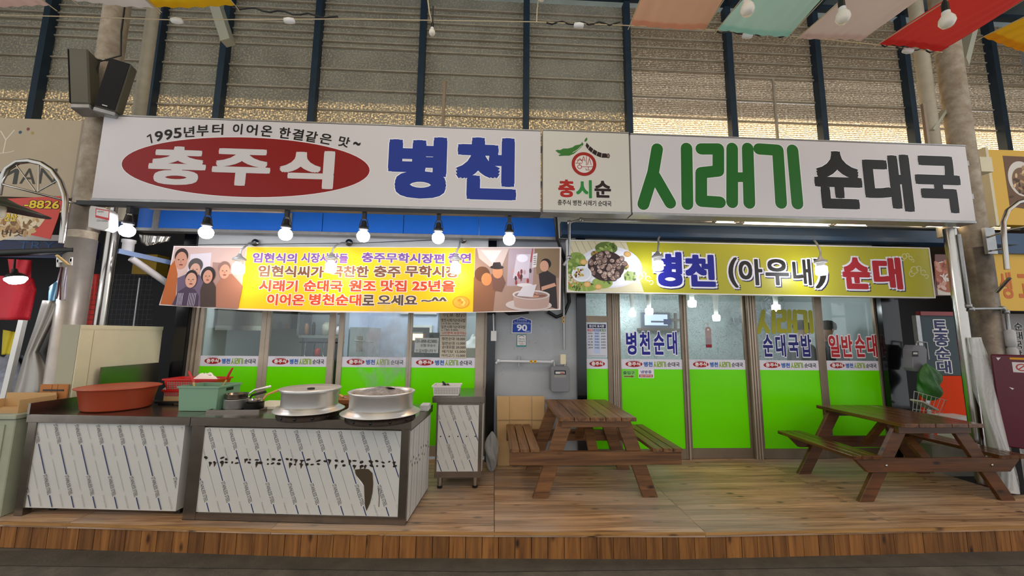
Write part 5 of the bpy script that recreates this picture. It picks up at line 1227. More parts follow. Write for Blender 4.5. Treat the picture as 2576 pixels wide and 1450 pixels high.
bag('rubbish_bundle', 'crumpled pale wrapping inside the clear bag', (.0, 4.45, DECK+.002), .05, .055, .36, M('wrap', '#a59c92', .6, var=.6, vscale=18), 6, 'rubbish')
# ================================================================== picnic tables
def picnic(name, label, xc, y0, L_, top_w, bench_out, rail_half, foot, ztop, zb, ma, mx_, chamfer, mirror=0):
    t = thing(name, label, 'table', (xc, y0+L_/2, DECK))
    n = 5; pw = top_w/n
    def slat(nm, xa, xb, ya, yb, za, zb_, par, ch=.018):
        poly = [(xa+ch, ya), (xb, ya), (xb, yb), (xa+ch, yb), (xa, yb-ch), (xa, ya+ch)] if ch else [(xa, ya), (xb, ya), (xb, yb), (xa, yb)]
        mb = MB(); mb.prism(poly, lambda u, v, s_: (u, v, zb_ if not s_ else za)); return mb.build(nm, ma, par, bevel=.003)
    for i in range(n):
        slat('top_slat', xc-top_w/2+i*pw+.003, xc-top_w/2+(i+1)*pw-.003, y0, y0+L_, ztop-.035, ztop, t, .016 if i == 0 else 0)
    if not mirror: slat('parasol_plug', xc-.02, xc+.02, y0+L_*.55, y0+L_*.55+.02, ztop, ztop+.001, t, 0)
    bw = .095
    for s_ in (-1, 1):
        for i in range(3):
            xo = xc+s_*(bench_out-i*bw); xi = xc+s_*(bench_out-(i+1)*bw+.009)
            slat('bench_slat', min(xo, xi), max(xo, xi), y0+.05, y0+L_+.03, zb-.033, zb, t, .012)
    for k, ya in enumerate((y0+.12, y0+L_-.14)):
        sg = -1 if k == 0 else 1
        # A-frame legs, rail, top batten, bench battens
        for s_ in (-1, 1):
            lo, hi = Vector((xc+s_*foot, 0, DECK+.001)), Vector((xc+s_*.27, 0, ztop-.036)); wd = .105
            mb = MB(); mb.prism([(lo.x-wd*.68, lo.z), (lo.x+wd*.68, lo.z), (hi.x+wd*.68, hi.z), (hi.x-wd*.68, hi.z)], lambda u, v, q_: (u, ya+.04*q_, v)); mb.build('leg', mx_, t, bevel=.003)
        yr = ya-.042 if k == 0 else ya+.042
        rh = rail_half; zr0, zr1 = zb-.155, zb-.034
        poly = [(xc-rh+(.1 if chamfer else 0), zr0), (xc+rh-(.1 if chamfer else 0), zr0), (xc+rh, zr1-(.02 if chamfer else 0)), (xc+rh, zr1), (xc-rh, zr1), (xc-rh, zr1-(.02 if chamfer else 0))]
        mb = MB(); mb.prism(poly, lambda u, v, q_: (u, yr+.04*q_, v)); rl = mb.build('rail', mx_, t, bevel=.003)
        if chamfer:
            for bx_ in (-.52, .52): MB().lathe([(0, 0), (.014, 0), (.012, .006), (0, .008)], (xc+bx_, yr-.001, (zr0+zr1)/2), 10, mat=Matrix.Rotation(math.radians(90), 3, 'X')).build('bolt', m_steel, rl)
        yb = ya-.042 if k == 0 else ya+.042
        MB().box(xc-top_w/2+.04, xc+top_w/2-.04, yb, yb+.04, ztop-.105, ztop-.036).build('top_batten', mx_, t, bevel=.003)
    MB().bar((xc, y0+.16, zb-.1), (xc, y0+L_*.5, ztop-.06), .09, .035).build('brace', mx_, t)
    MB().bar((xc, y0+L_-.18, zb-.1), (xc, y0+L_*.5+.04, ztop-.06), .09, .035).build('brace', mx_, t)
    return t
picnic('picnic_table', 'reddish brown wooden picnic table with attached benches before the cardboard', .975, 3.6, 1.0, .73, .81, .81, .52, .95, .66, m_table, m_tablex, False)
picnic('picnic_table', 'dark glossy wooden picnic table with slanted rail ends beside the right column', 4.17, 3.46, .97, .80, .86, .80, .70, .925, .63, m_table2, m_table2x, True, 1)
# ================================================================== left neighbour stall
m_navy = M('navy_panel', '#14204c', .5); m_gloom = M('dark_backdrop', '#15161a', .7, var=.3)
tag(MB().box(-9, -3.82, 5.7, 5.75, 0, 3.4).build('wall_stall', m_gloom), 'dark back of the clothes stall left of the shop', None, kind='structure')
tag(MB().box(5.32, 9.6, 5.4, 5.45, 0, 3.4).build('wall_neighbour', m_gloom), 'dark back of the neighbouring shop right of the doors', None, kind='structure')
bx = A(197, 400, 4.5).x; z1b, z0b = A(100, 300, 4.5).z, A(100, 497, 4.5).z
bs = thing('neighbour_sign', 'beige neighbour sign with thin dark capital letters', 'sign', (bx-1.5, 4.5, z0b))
MB().box(-8.5, bx, 4.5, 4.6, z0b, z1b).build('panel', M('beige_panel', '#b3a184', .5, var=.12, vscale=1.5), bs)
MB().box(bx, bx+.05, 4.48, 4.62, z0b, z1b).build('edge_trim', M('taupe_trim', '#8c7d66', .5), bs)
q = PR(4.5)
for ch, x0, x1 in (('M', -25, 46), ('A', 52, 92), ('N', 100, 142)): q.pt(ch, x0, x1, 424, 463, '#37372c', bold=.0, L=1)
q.ps([(2, 330), (15, 352), (36, 328)], 3, '#d8cdb4', 1); q.ps([(15, 352), (8, 385)], 3, '#d8cdb4', 1); q.ps([(0, 386), (20, 384), (35, 380)], 2, '#d8cdb4', 1)
for x, y, cl in ((51, 333, '#1f4a5c'), (71, 325, '#7c3434'), (82, 335, '#a08c50')): q.pell(x, y, 4, 4, cl, 1)
q.build('lettering', bs)
rbn = thing('food_banner', 'red neighbour banner with yellow digits and a food picture', 'banner', tuple(A(60, 600, 4.42)))
ro = [(-80, 505), (161, 493), (145, 550), (126, 602), (60, 588), (-80, 600)]
mb = MB(); mb.prism([(A(x, y, 4.42).x, A(x, y, 4.42).z) for x, y in ro], lambda u, v, s_: (u, 4.42+.004*s_, v)); mb.build('cloth', M('red_vinyl', '#c8351f', .5), rbn)
q = PR(4.42); q.pp([(-40, 545), (20, 536), (80, 537), (116, 548), (100, 570), (60, 590), (0, 606), (-60, 606)], '#d8c4a0', 1)
for i in range(60): q.pell(rn.uniform(-20, 92), 568+rn.uniform(-18, 22), 9, 4, rn.choice(['#b08a5a', '#7c5a34', '#e0cfae', '#9a6f44', '#c9a878']), 2, rn.uniform(0, 3))
q.pt('연산', 11, 44, 538, 557, '#e8c320', bold=.03, L=3, outline=.03, oc='#2a1c10'); q.pt('-8826', 62, 150, 505, 525, '#e8c320', bold=.02, L=3, outline=.04, oc='#2a1c10'); q.pt('버섯', 5, 60, 578, 595, '#4a3018', bold=.01, L=3)
q.build('banner_print', rbn)
ts = thing('stall_awning', 'navy stall awning strip with outlined letters', 'awning', tuple(A(100, 650, 4.9)))
MB().box(-8.6, A(243, 630, 4.9).x, 4.88, 4.94, A(100, 650, 4.9).z, A(100, 607, 4.9).z).build('valance', m_navy, ts)
MB().box(-8.6, A(160, 600, 4.9).x, 4.86, 4.9, A(80, 607, 4.9).z+.002, A(80, 592, 4.9).z).build('white_edge', m_white, ts)
q = PR(4.88); q.pt('TRY', 46, 138, 608, 628, '#2c5a8c', bold=.0, L=1); q.build('lettering', ts)
def arch(label, pts, Y, struts=()):
    t = thing('awning_arch', label, 'frame', tuple(A(*pts[-1], Y)))
    MB().tube([A(x, y, Y) for x, y in pts], .021, 14).build('arch_tube', m_steel, t)
    for a, b in struts: MB().tube([A(*a, Y), A(*b, Y)], .006, 8).build('spoke', m_steel, t)
    return t
import itertools
apt = [(-4, 490), (2, 455), (18, 425), (45, 408), (75, 405), (105, 412), (132, 430), (152, 458), (163, 490), (165, 510), (161, 560), (155, 612)]
ar = arch('curved stainless awning tube in front of the beige sign', apt, 3.5, [((40, 415), (90, 482)), ((98, 412), (96, 482)), ((150, 452), (96, 482))])
MB().tube([A(8, 464, 3.5), A(165, 505, 3.5), A(190, 512, 3.7)], .010, 8).build('tie_bar', m_steel, ar)
solo(MB().tube([A(-60, 640, 3.8), A(190, 630, 3.92)], .035, 12), 'support_pipe', m_black, 'black level pipe fixed to the left column', 'pipe')
solo(MB().tube([A(143, 643, 3.75), A(173, 667, 3.9)], .012, 8), 'bamboo_stick', m_bamb, 'short pale wooden stick sticking out by the left column', 'stick')
lp = thing('shade_lamp', 'unlit lamp with a wide dark green shade by the awning tube', 'lamp', tuple(A(2, 560, 3.3)))
p = A(0, 515, 3.3); MB().lathe([(.03, .06), (.1, .03), (.29, -.02), (.285, -.03), (.09, .015), (.02, .04)], p, 24, mat=Matrix.Rotation(math.radians(8), 3, 'Y')).build('shade', M('green_enamel', '#3a3a2c', .4), lp)
MB().lathe([(.03, .02), (.04, -.03), (.04, -.1), (0, -.115)], p, 16).build('bulb', M('milky_glass', '#ece4d4', .2), lp)
lp2 = thing('clip_lamp', 'lit clip lamp before the hanging red bag', 'lamp', tuple(A(40, 710, 3.9)))
p = A(40, 702, 3.9); MB().lathe([(0, -.05), (.05, -.04), (.075, -.005), (.07, .02), (.03, .04)], p, 18, mat=Matrix.Rotation(math.radians(-18), 3, 'Y')).build('bulb', m_lit, lp2)
MB().lathe([(.078, .004), (.06, .04), (.025, .06), (.02, .1)], p, 18, mat=Matrix.Rotation(math.radians(-18), 3, 'Y')).build('socket', m_black, lp2); MB().tube([p+Vector((-.03, 0, .09)), p+Vector((-.1, .05, .2))], .008, 6).build('arm', m_black, lp2)
def drape(name, label, left, right, Y, mat, bulge=.04, cat='cloth', waves=2, group=None, thick=.004, amp=None):
    """a hanging sheet between two edge polylines (photo pixels at depth Y)"""
    nl = len(left)
    def E(pl, v):
        k = v*(len(pl)-1); i = min(int(k), len(pl)-2); f = k-i; return (pl[i][0]+(pl[i+1][0]-pl[i][0])*f, pl[i][1]+(pl[i+1][1]-pl[i][1])*f)
    def fn(u, v):
        a, b = E(left, v), E(right, v); x, y = a[0]+(b[0]-a[0])*u, a[1]+(b[1]-a[1])*u
        return A(x, y, Y-bulge*math.sin(u*math.pi)+(amp or .012)*math.sin(u*6.28*waves+v*3))
    return solo(MB().grid(fn, 20, 16), name, mat, label, cat, group, thick=thick, fix=False)
drape('red_bag', 'bright red padded bag hanging in the stall', [(-60, 690), (-62, 740), (-60, 805)], [(84, 700), (92, 730), (75, 806)], 4.35, M('red_quilt', '#c4192b', .6, bump=.4, bscale=90), .12, 'bag')
drape('red_bag', 'red cloth flap hanging above the red padded bag', [(20, 652), (25, 690)], [(80, 655), (78, 705)], 4.4, M('red_quilt', '#c4192b', .6), .04, 'bag')
drape('yellow_cloth', 'yellow cloth hanging under the red bag', [(8, 830), (4, 893)], [(50, 838), (40, 892)], 4.4, M('yellow_cloth', '#c8b421', .7), .03)
solo(MB().bar(A(58, 806, 4.2), Vector((A(58, 806, 4.2).x-.12, 4.2, 0)), .05, .04), 'stand_post', m_white, 'slanting white frame post of the clothes stand', 'post')
heap('packed_goods', 'blurred pale packages stacked at the stall', (A(15, 960, 4.6).x, 4.6, A(15, 1000, 4.6).z), .35, .2, .45, M('packages', '#9fa4b4', .6, var=.6, vscale=9), 'packages', 8, 16, .3)
solo(MB().box(A(0, 1010, 4.6).x-.4, A(60, 1010, 4.6).x, 4.4, 4.9, 0, A(15, 1000, 4.6).z), 'stall_table', M('stall_white', '#9aa0aa', .6), 'pale stall table under the packages', 'table')
ov = M('vinyl_grey', '#a5a098', .35, .25)
drape('vinyl_apron', 'large grey vinyl sheet hanging like an apron by the left column', [(107, 756), (88, 820), (60, 900), (36, 980), (18, 1030)], [(155, 758), (138, 800), (97, 882), (118, 925), (128, 985)], 3.95, ov, .05, 'apron')
drape('vinyl_apron', 'dark folded inside of the vinyl sheet', [(152, 764), (135, 806), (99, 886), (120, 928), (131, 985)], [(163, 762), (162, 830), (163, 890), (150, 925), (140, 985)], 4.02, M('vinyl_dark', '#3c3632', .4), .05, 'apron')
drape('vinyl_apron', 'navy blue backing sheet hanging behind the grey vinyl', [(160, 757), (160, 840), (158, 950)], [(184, 752), (178, 850), (165, 955)], 4.06, M('vinyl_blue', '#1b1a56', .4), .03, 'apron')
drape('striped_cloth', 'maroon cloth gathered at the hanging clip', [(152, 672), (143, 712), (140, 752)], [(162, 672), (156, 715), (158, 756)], 3.92, M('maroon_cloth', '#4c1626', .7), .03)
drape('striped_cloth', 'white and blue cloth gathered at the hanging clip', [(162, 674), (157, 715), (156, 756)], [(173, 672), (168, 715), (166, 754)], 3.92, M('pale_cloth', '#c8c0d8', .7), .03)
drape('blue_bag', 'light blue bag edge behind the grey vinyl sheet', [(124, 722), (122, 758)], [(153, 700), (144, 757)], 3.93, M('pale_blue', '#8cc0dc', .5), .02, 'bag')
solo(MB().bar(A(146, 658, 3.9), A(183, 655, 3.9), .02, .03).bar(A(147, 648, 3.9), A(147, 672, 3.9), .02, .02).bar(A(182, 648, 3.9), A(180, 668, 3.9), .02, .02), 'hanger_clip', m_white, 'white hanger clip holding the cloths by the column', 'clip')
drape('red_jersey', 'red jersey with gold trim hanging behind the steel flue', [(225, 690), (222, 760), (212, 850)], [(268, 690), (262, 760), (240, 850)], 4.955, M('red_jersey_cloth', '#cf2a1a', .6), .05, 'shirt')
solo(MB().box(A(335, 655, 5.5).x, A(395, 655, 5.5).x, 5.5, 5.699, A(360, 690, 5.5).z, A(360, 640, 5.5).z), 'yellow_crate', M('dull_yellow', '#a8861c', .6), 'dull yellow crate high in the dark passage', 'crate')
# wire grid rack in the passage
gr = thing('wire_rack', 'black wire grid panel in the dark passage', 'rack', tuple(A(340, 835, 4.9)))
for i in range(16): x = 218+i*11; MB().tube([A(x, 690, 4.9), Vector((A(x, 690, 4.9).x, 4.9, 0))], .0025, 4).build('wire', M('rack_wire', '#3c3e42', .5), gr)
for i in range(12): y = 692+i*12.5; MB().tube([A(216, y, 4.903), A(384, y, 4.903)], .0025, 4).build('wire', M('rack_wire', '#3c3e42', .5), gr)
solo(MB().tube([A(352, 700, 4.85), Vector((A(352, 700, 4.85).x, 4.85, 0))], .01, 6), 'rack_pole', m_galv, 'thin grey pole in the dark passage', 'pole')
ba = thing('awning_bracket', 'blue grey awning bracket arm reaching from the flue to the banner', 'bracket', tuple(A(430, 662, 4.5)))
MB().bar(A(298, 632, 4.1), A(432, 662, 4.5), .03, .05).build('arm', M('blue_grey_paint', '#5d7399', .4), ba)
MB().tube([A(330, 650, 4.2), A(424, 715, 4.55)], .035, 12).build('diagonal_tube', M('white_tube', '#c8c4c4', .35), ba)
MB().lathe([(.05, 0), (.05, .12), (.06, .13), (.06, .16)], A(320, 640, 4.3), 16).build('elbow', M('white_tube', '#c8c4c4', .35), ba)
drape('foil_sheet', 'torn silver sheet hanging under the blue beam by the passage', [(350, 590), (355, 612), (368, 620)], [(430, 595), (425, 608), (405, 612)], 4.4, m_steel, .05, 'sheet', 4)
# extinguisher and notice on the column
ex = thing('fire_extinguisher', 'red fire extinguisher behind the vinyl sheet', 'extinguisher', tuple(A(182, 952, 4.12)))
p = A(182, 952, 4.18); MB().lathe([(.052, 0), (.055, .01), (.055, .27), (.045, .315), (.018, .335), (.018, .36)], p, 20).build('cylinder', M('fire_red', '#b8161c', .3), ex); MB().lathe([(.0555, .13), (.0555, .2)], p, 20).build('label_band', m_white, ex)
MB().bar(p+Vector((-.05, 0, .38)), p+Vector((.07, 0, .36)), .02, .012).build('lever', m_black, ex); MB().tube([p+Vector((.02, 0, .36)), p+Vector((.07, -.02, .36)), p+Vector((.075, -.02, .1))], .008, 6).build('hose', m_black, ex)
# cream partition, steel splash sheet, cardboard at the counter's end
cp = thing('cream_cabinet', 'tall cream steel cabinet at the counter end with its side to the counter', 'cabinet', (-3.96, 4.3, DECK))
xs_c = -3.9; y0c, y1c = 3.82, 4.72
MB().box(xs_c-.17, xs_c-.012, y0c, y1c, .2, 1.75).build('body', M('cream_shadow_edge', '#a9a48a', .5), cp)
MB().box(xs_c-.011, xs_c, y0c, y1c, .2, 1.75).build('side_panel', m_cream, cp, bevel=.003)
MB().box(xs_c+.0005, xs_c+.004, y0c, y1c, 1.71, 1.75).build('fold_edge', m_cream, cp); MB().box(xs_c+.0005, xs_c+.003, y0c+.12, y0c+.124, .9, 1.7).build('seam', M('seam', '#b0a680', .6), cp)
solo(MB().box(-3.85, -3.838, 4.0, 4.66, CZ+.012, 1.34), 'steel_sheet', m_steel2, 'bare stainless splash sheet standing at the counter end before the cream cabinet', 'sheet')
bxA = thing('cardboard_box', 'flat opened cardboard box on the grey green cabinet', 'box', (-4.2, 3.68, 1.0))
for a in ((-4.42, -3.98, 3.5, 3.78, 1.001, 1.006), (-4.42, -4.414, 3.5, 3.78, 1.006, 1.08), (-3.986, -3.98, 3.5, 3.78, 1.006, 1.11), (-4.414, -3.986, 3.774, 3.78, 1.006, 1.13)): MB().box(*a).build('flap', m_card, bxA)
bxB = thing('cardboard_box', 'orange brown carton with handle slots standing by the tub', 'box', (-4.03, 3.82, 1.0))
m_card2 = M('orange_card', '#b9773e', .8, var=.1)
for xa, xb in ((-4.16, -4.06), (-4.055, -4.01), (-4.005, -3.92)): MB().box(xa, xb, 3.80, 3.812, 1.002, 1.2).build('panel', m_card2, bxB)
MB().box(-4.13, -3.95, 3.795, 3.799, 1.14, 1.155).build('hand_slot', m_black, bxB)
# ================================================================== right neighbour
fp = thing('food_poster', 'neighbour food poster with a plate of sliced meat', 'poster', tuple(A(2375, 745, 4.5)))
po = [(2352, 640), (2440, 642), (2450, 742), (2352, 745)]
mb = MB(); mb.prism([(A(x, y, 4.5).x, A(x, y, 4.5).z) for x, y in po], lambda u, v, s_: (u, 4.5+.01*s_, v)); mb.build('sheet', M('poster_brown', '#6b2f20', .4), fp); MB().tube([A(2390, 641, 4.505), Vector((A(2390, 641, 4.505).x, 4.505, 2.9))], .006, 6).build('hanger_rod', m_galv, fp)
q = PR(4.5, clip=(A(2353, 690, 4.5).x, A(2446, 690, 4.5).x, A(2380, 743, 4.5).z, A(2380, 642, 4.5).z)); q.pell(2385, 705, 50, 48, '#e2d8cc', 1); q.pell(2383, 698, 42, 38, '#b5654a', 2)
for i in range(40): q.pell(2383+rn.uniform(-36, 30), 695+rn.uniform(-36, 32), 8, 5, rn.choice(['#c98068', '#a85a44', '#d9a08c', '#8c4030', '#e6c0b0']), 3+i*.05, rn.uniform(0, 3))
for i in range(14): q.pell(2380+rn.uniform(-12, 12), 700+rn.uniform(-8, 8), 6, 2, '#efe2da', 6, rn.uniform(0, 3))
q.build('meat_photo', fp)
nw = thing('neighbour_window', 'neighbour shop window with upright navy lettering', 'window', tuple(A(2370, 945, 4.75)))
MB().box(A(2316, 850, 4.75).x, A(2435, 850, 4.75).x, 4.75, 4.77, A(2370, 945, 4.75).z, A(2370, 795, 4.75).z).build('pane', M('dark_pane', '#34444a', .3, spec=.2), nw)
MB().box(A(2306, 850, 4.75).x, A(2316, 850, 4.75).x, 4.73, 4.78, A(2370, 1100, 4.75).z, A(2370, 795, 4.75).z).build('jamb', m_galv, nw)
MB().box(A(2316, 990, 4.75).x, A(2440, 990, 4.75).x, 4.745, 4.77, DECK, A(2370, 946, 4.75).z).build('orange_film', M('orange_film', '#e2400f', .6, spec=.1), nw)
MB().box(A(2310, 790, 4.75).x, A(2440, 790, 4.75).x, 4.72, 4.78, A(2370, 795, 4.75).z, A(2370, 785, 4.75).z).build('red_header', M('dark_red', '#8c1c1c', .4), nw)
q = PR(4.75)
for i, ch in enumerate('토종순대'): q.pt(ch, 2346+i*3.5, 2382+i*3.5, 806+i*34, 837+i*34, '#20265c', bold=.035, L=1, outline=.06, oc='#e4e2dc')
q.build('lettering', nw)
g2 = thing('gas_meter', 'dark grey gas meter beside the neighbour window', 'meter', tuple(A(2300, 935, 4.6)))
mb = MB(); mb.prism([(A(x, y, 4.6).x, A(x, y, 4.6).z) for x, y in ((2288, 934), (2314, 936), (2319, 925), (2319, 880), (2312, 870), (2288, 868), (2283, 880), (2283, 925))], lambda u, v, s_: (u, 4.54+.12*s_, v)); mb.build('case', m_met, g2, bevel=.005)
q = PR(4.54); q.pp([(2294, 898), (2310, 898), (2310, 884), (2294, 884)], '#2a2a2c', 1); q.pp([(2297, 892), (2308, 892), (2308, 887), (2297, 887)], '#c9c4c0', 2); q.build('dial', g2)
MB().tube([A(2305, 870, 4.6), A(2305, 860, 4.6), A(2330, 862, 4.6), A(2336, 905, 4.6)], .012, 8).build('inlet', m_galv, g2)
gb = A(2342, 1008, 4.5); bag('green_bag', 'crumpled green shopping bag hanging beside the neighbour window', (gb.x, 4.5, gb.z), .13, .07, .44, M('green_bag', '#3f7a34', .4, var=.3, bump=.6, bscale=30), 21)
wbk = thing('wire_basket', 'thin wire basket with papers under the green bag', 'basket', tuple(A(2340, 1045, 4.45)))
for i in range(8): MB().tube([A(2300+i*11, 985+i*3, 4.45), A(2296+i*9, 1035+i*2, 4.5)], .003, 5).build('wire', M('white_wire', '#c8c4bc', .4), wbk)
MB().tube([A(2300, 985, 4.45), A(2380, 1008, 4.45), A(2370, 1040, 4.5), A(2298, 1030, 4.5)], .004, 5).build('rim_wire', M('white_wire', '#c8c4bc', .4), wbk)
solo(MB().bar(A(2305, 1008, 4.5), A(2345, 1030, 4.5), .14, .02), 'newspaper', M('newsprint', '#b8b0a8', .8), 'folded newspaper in the wire basket', 'newspaper')
solo(MB().box(A(2362, 1055, 4.5).x, A(2425, 1055, 4.5).x, 4.4, 4.6, A(2390, 1058, 4.5).z, A(2390, 1045, 4.5).z).box(A(2372, 1055, 4.5).x, A(2420, 1055, 4.5).x, 4.42, 4.58, .501, A(2390, 1058, 4.5).z), 'foam_box', m_white, 'white foam box with a lid behind the second table', 'box')
solo(MB().box(5.0, 5.5, 4.3, 4.62, 0, .5), 'plinth_block', M('pale_block', '#8c8878', .7, var=.2), 'pale low block behind the second table', 'block')
ys = thing('neighbour_sign', 'yellow neighbour sign with a food photograph at the right column', 'sign', tuple(A(2560, 560, 4.5)))
xL = A(2495, 470, 4.5).x
MB().box(xL, xL+2.2, 4.5, 4.6, A(2540, 566, 4.5).z, A(2540, 378, 4.5).z).build('panel', M('warm_yellow', '#d8a81c', .4), ys)
MB().box(xL-.04, xL-.002, 4.48, 4.62, A(2540, 570, 4.5).z, A(2540, 374, 4.5).z).build('edge', m_cream, ys)
q = PR(4.5, clip=(A(2515, 470, 4.5).x, xL+2.1, A(2560, 545, 4.5).z, A(2560, 392, 4.5).z)); q.pp([(2522, 392), (2700, 400), (2700, 545), (2540, 520)], '#6b4a30', 1); q.pell(2570, 450, 34, 44, '#d8cfc4', 2); q.pell(2572, 456, 26, 34, '#7c5c40', 3)
for i in range(40): q.pell(2570+rn.uniform(-26, 40), 455+rn.uniform(-34, 60), 6, 3, rn.choice(['#a8845c', '#d9b98c', '#4c3420', '#b89468']), 4, rn.uniform(0, 3))
q.build('food_photo', ys)
ys2 = thing('neighbour_banner', 'yellow neighbour fascia with orange lettering under the steel arch', 'sign', tuple(A(2560, 780, 4.6)))
MB().box(A(2505, 700, 4.6).x, A(2505, 700, 4.6).x+2, 4.6, 4.66, A(2540, 782, 4.6).z, A(2540, 640, 4.6).z).build('panel', MATS['warm_yellow'], ys2)
q = PR(4.6); q.pt('생', 2515, 2546, 685, 752, '#c8682c', bold=.03); q.pt('고', 2560, 2592, 690, 750, '#c8682c', bold=.03); q.build('lettering', ys2)
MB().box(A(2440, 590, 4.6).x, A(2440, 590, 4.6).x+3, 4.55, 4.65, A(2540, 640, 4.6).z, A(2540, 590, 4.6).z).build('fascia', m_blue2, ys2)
ar2 = arch('curved stainless awning tube at the right column', [(2640, 500), (2600, 498), (2560, 510), (2535, 530), (2524, 560), (2526, 600), (2533, 678)], 3.6)
MB().tube([A(2478, 600, 3.95), A(2540, 578, 3.62), A(2640, 560, 3.6)], .010, 8).build('tie_bar', m_steel, ar2); MB().tube([A(2490, 632, 3.95), A(2524, 626, 3.62)], .010, 8).build('tie_bar', m_steel, ar2)
hb = MB().box(A(2472, 600, 3.93).x, A(2496, 600, 3.93).x, 3.9, 3.93, A(2480, 640, 3.93).z, A(2480, 575, 3.93).z); solo(hb, 'hinge_plate', m_galv, 'perforated steel plate strapped to the right column', 'plate')
solo(MB().box(A(2500, 800, 4.9).x, A(2700, 800, 4.9).x, 4.9, 4.95, 0, A(2540, 790, 4.9).z), 'menu_board', M('grey_board', '#8a8684', .6), 'grey board with upright black lettering beyond the right column', 'board')
q = PR(4.9)
for i, ch in enumerate('순대국밥'): q.pt(ch, 2550, 2572, 812+i*23, 832+i*23, '#16161c', bold=.03, L=1, outline=.04, oc='#d8d4cc')
q.build('lettering', bpy.data.objects['menu_board'])
mp0 = A(2506, 1000, 3.76); mr = Vector((mp0.x, mp0.y, 0)).normalized(); mu = Vector((mr.y, -mr.x, 0))
zb0, zt0 = A(2530, 1128, 3.7).z, A(2530, 893, 3.7).z
vm = thing('maroon_machine', 'maroon painted vending cabinet turned at the right end of the deck', 'cabinet', (mp0.x, mp0.y, 0)); m_mar = M('maroon_paint', '#5c1428', .35)
def vbox(u0, u1, d0, d1, z0, z1): return MB().hexa([Vector((mp0.x, mp0.y, 0))+mu*u+mr*d+Vector((0, 0, z)) for z in (z0, z1) for u, d in ((u0, d0), (u1, d0), (u1, d1), (u0, d1))])
vbox(0, .6, 0, .2, zb0, zt0).build('body', m_mar, vm, bevel=.01)
for u in (.05, .5): vbox(u, u+.05, .04, .16, 0, zb0-.001).build('leg', m_black, vm)
q = PR(0, fn=lambda u, v, h: tuple(Vector((mp0.x, mp0.y, v))+mu*u-mr*h)); zc = zt0-.12
q.rect(.13, .24, zc-.05, zc+.05, '#d8d4d4', 1); q.ring(.185, zc, .026, .036, '#b8403c', 2, 20); q.stroke([(.165, zc-.02), (.205, zc+.02)], .008, '#b8403c', 2, False)
q.rect(.12, .5, zc+.075, zc+.095, '#d89a1c', 1); q.rect(.2, .5, zc-.45, zc-.1, '#d8941c', 1); q.poly([(.09, zc-.2), (.12, zc-.21), (.11, zc-.225)], '#e8e4e4', 1); q.poly([(.035, zt0-.03), (.065, zt0-.03), (.045, zt0-.06)], '#e8e4e4', 1)
q.build('stickers', vm)
# plastic-wrapped roll leaning on the column
rw = thing('wrapped_roll', 'tall roll wrapped in clear plastic leaning by the right column', 'roll', tuple(A(2530, 1240, 3.72)))
MB().tube([A(2452, 850, 3.86), A(2490, 1020, 3.8), A(2535, 1238, 3.72)], [.045, .06, .075], 20).build('roll', M('white_sheeting', '#c4c2be', .3), rw)
mb = MB()
def wr(u, v):
    l, r_ = (2432+v*78, 852+v*370), (2468+v*95+8*math.sin(v*9), 852+v*388); x, y = l[0]+(r_[0]-l[0])*u, l[1]+(r_[1]-l[1])*u
    return A(x-14*math.sin(v*6)*(1-u), y, 3.80-.10*v-.07*math.sin(u*math.pi)+.012*math.sin(u*14+v*11))
mb.grid(wr, 18, 30); mb.build('wrapping', m_pl, rw, fix=False)
# ================================================================== inside the kitchen
kh = thing('range_hood', 'grey steel range hood behind the first kitchen window', 'hood', (-3.1, 5.6, 1.9))
MB().box(-3.7, -3.05, 5.3, 6.2, 1.75, 2.5).build('canopy', m_steel2, kh); MB().box(-3.7, -3.05, 5.28, 5.3, 1.72, 1.78).build('lip', m_steel, kh)
solo(MB().box(-3.7, -3.05, 6.3, 6.34, .4, 1.75), 'steel_backing', M('dull_panel', '#8f8f86', .4), 'dull steel splash panel in the kitchen', 'panel')
ksf = thing('kitchen_shelf', 'steel wall shelf in the kitchen', 'shelf', (-2.6, 6.2, 1.75))
MB().box(-3.0, -2.1, 6.0, 6.4, 1.62, 1.66).build('board', m_galv, ksf); MB().box(-3.0, -2.1, 6.0, 6.4, 2.0, 2.04).build('board', m_galv, ksf); MB().box(-3.0, -2.97, 6.0, 6.4, 1.62, 2.04).build('end', m_galv, ksf)
kd = random.Random(2)
for i, (x, w_, h_, cl, lb) in enumerate(((-2.93, .06, .18, '#b8846a', 'brown jar'), (-2.82, .05, .2, '#3c3c40', 'dark bottle'), (-2.66, .16, .2, '#c8c6b4', 'white lattice caddy'), (-2.46, .12, .14, '#dfe2ea', 'white mug'), (-2.3, .14, .2, '#9a9aa0', 'grey tin'))):
    c = Vector((x+w_/2, 6.1, 1.661)); lathe_thing('kitchen_'+('jar', 'bottle', 'caddy', 'mug', 'tin')[i], lb+' on the kitchen shelf', lb.split()[-1], c, [('wall', [(0, 0), (w_/2, .005), (w_/2, h_*.8), (w_/3, h_*.9)], M('kp%d' % i, cl, .4), 16), ('top', [(w_/3, h_*.9), (w_/3.2, h_), (0, h_)], M('kq%d' % i, cl, .3), 14)])
kr = thing('utensil_rail', 'rail with hanging ladles under the kitchen shelf', 'rail', (-2.6, 6.1, 1.4))
MB().tube([(-3.0, 6.1, 1.55), (-2.1, 6.1, 1.55)], .01, 8).build('bar', m_black, kr)
for i in range(6): MB().tube([(-2.9+i*.14, 6.1, 1.55), (-2.9+i*.14, 6.08, 1.36), (-2.87+i*.14, 6.06, 1.33)], .01, 6).build('ladle', m_black if i % 2 else m_steel, kr)
solo(MB().lathe([(0, 0), (.04, 0), (.045, .14), (.02, .17), (0, .17)], (-2.62, 5.9, 1.3), 14), 'red_bottle', m_redp, 'red bottle on the kitchen worktop', 'bottle')
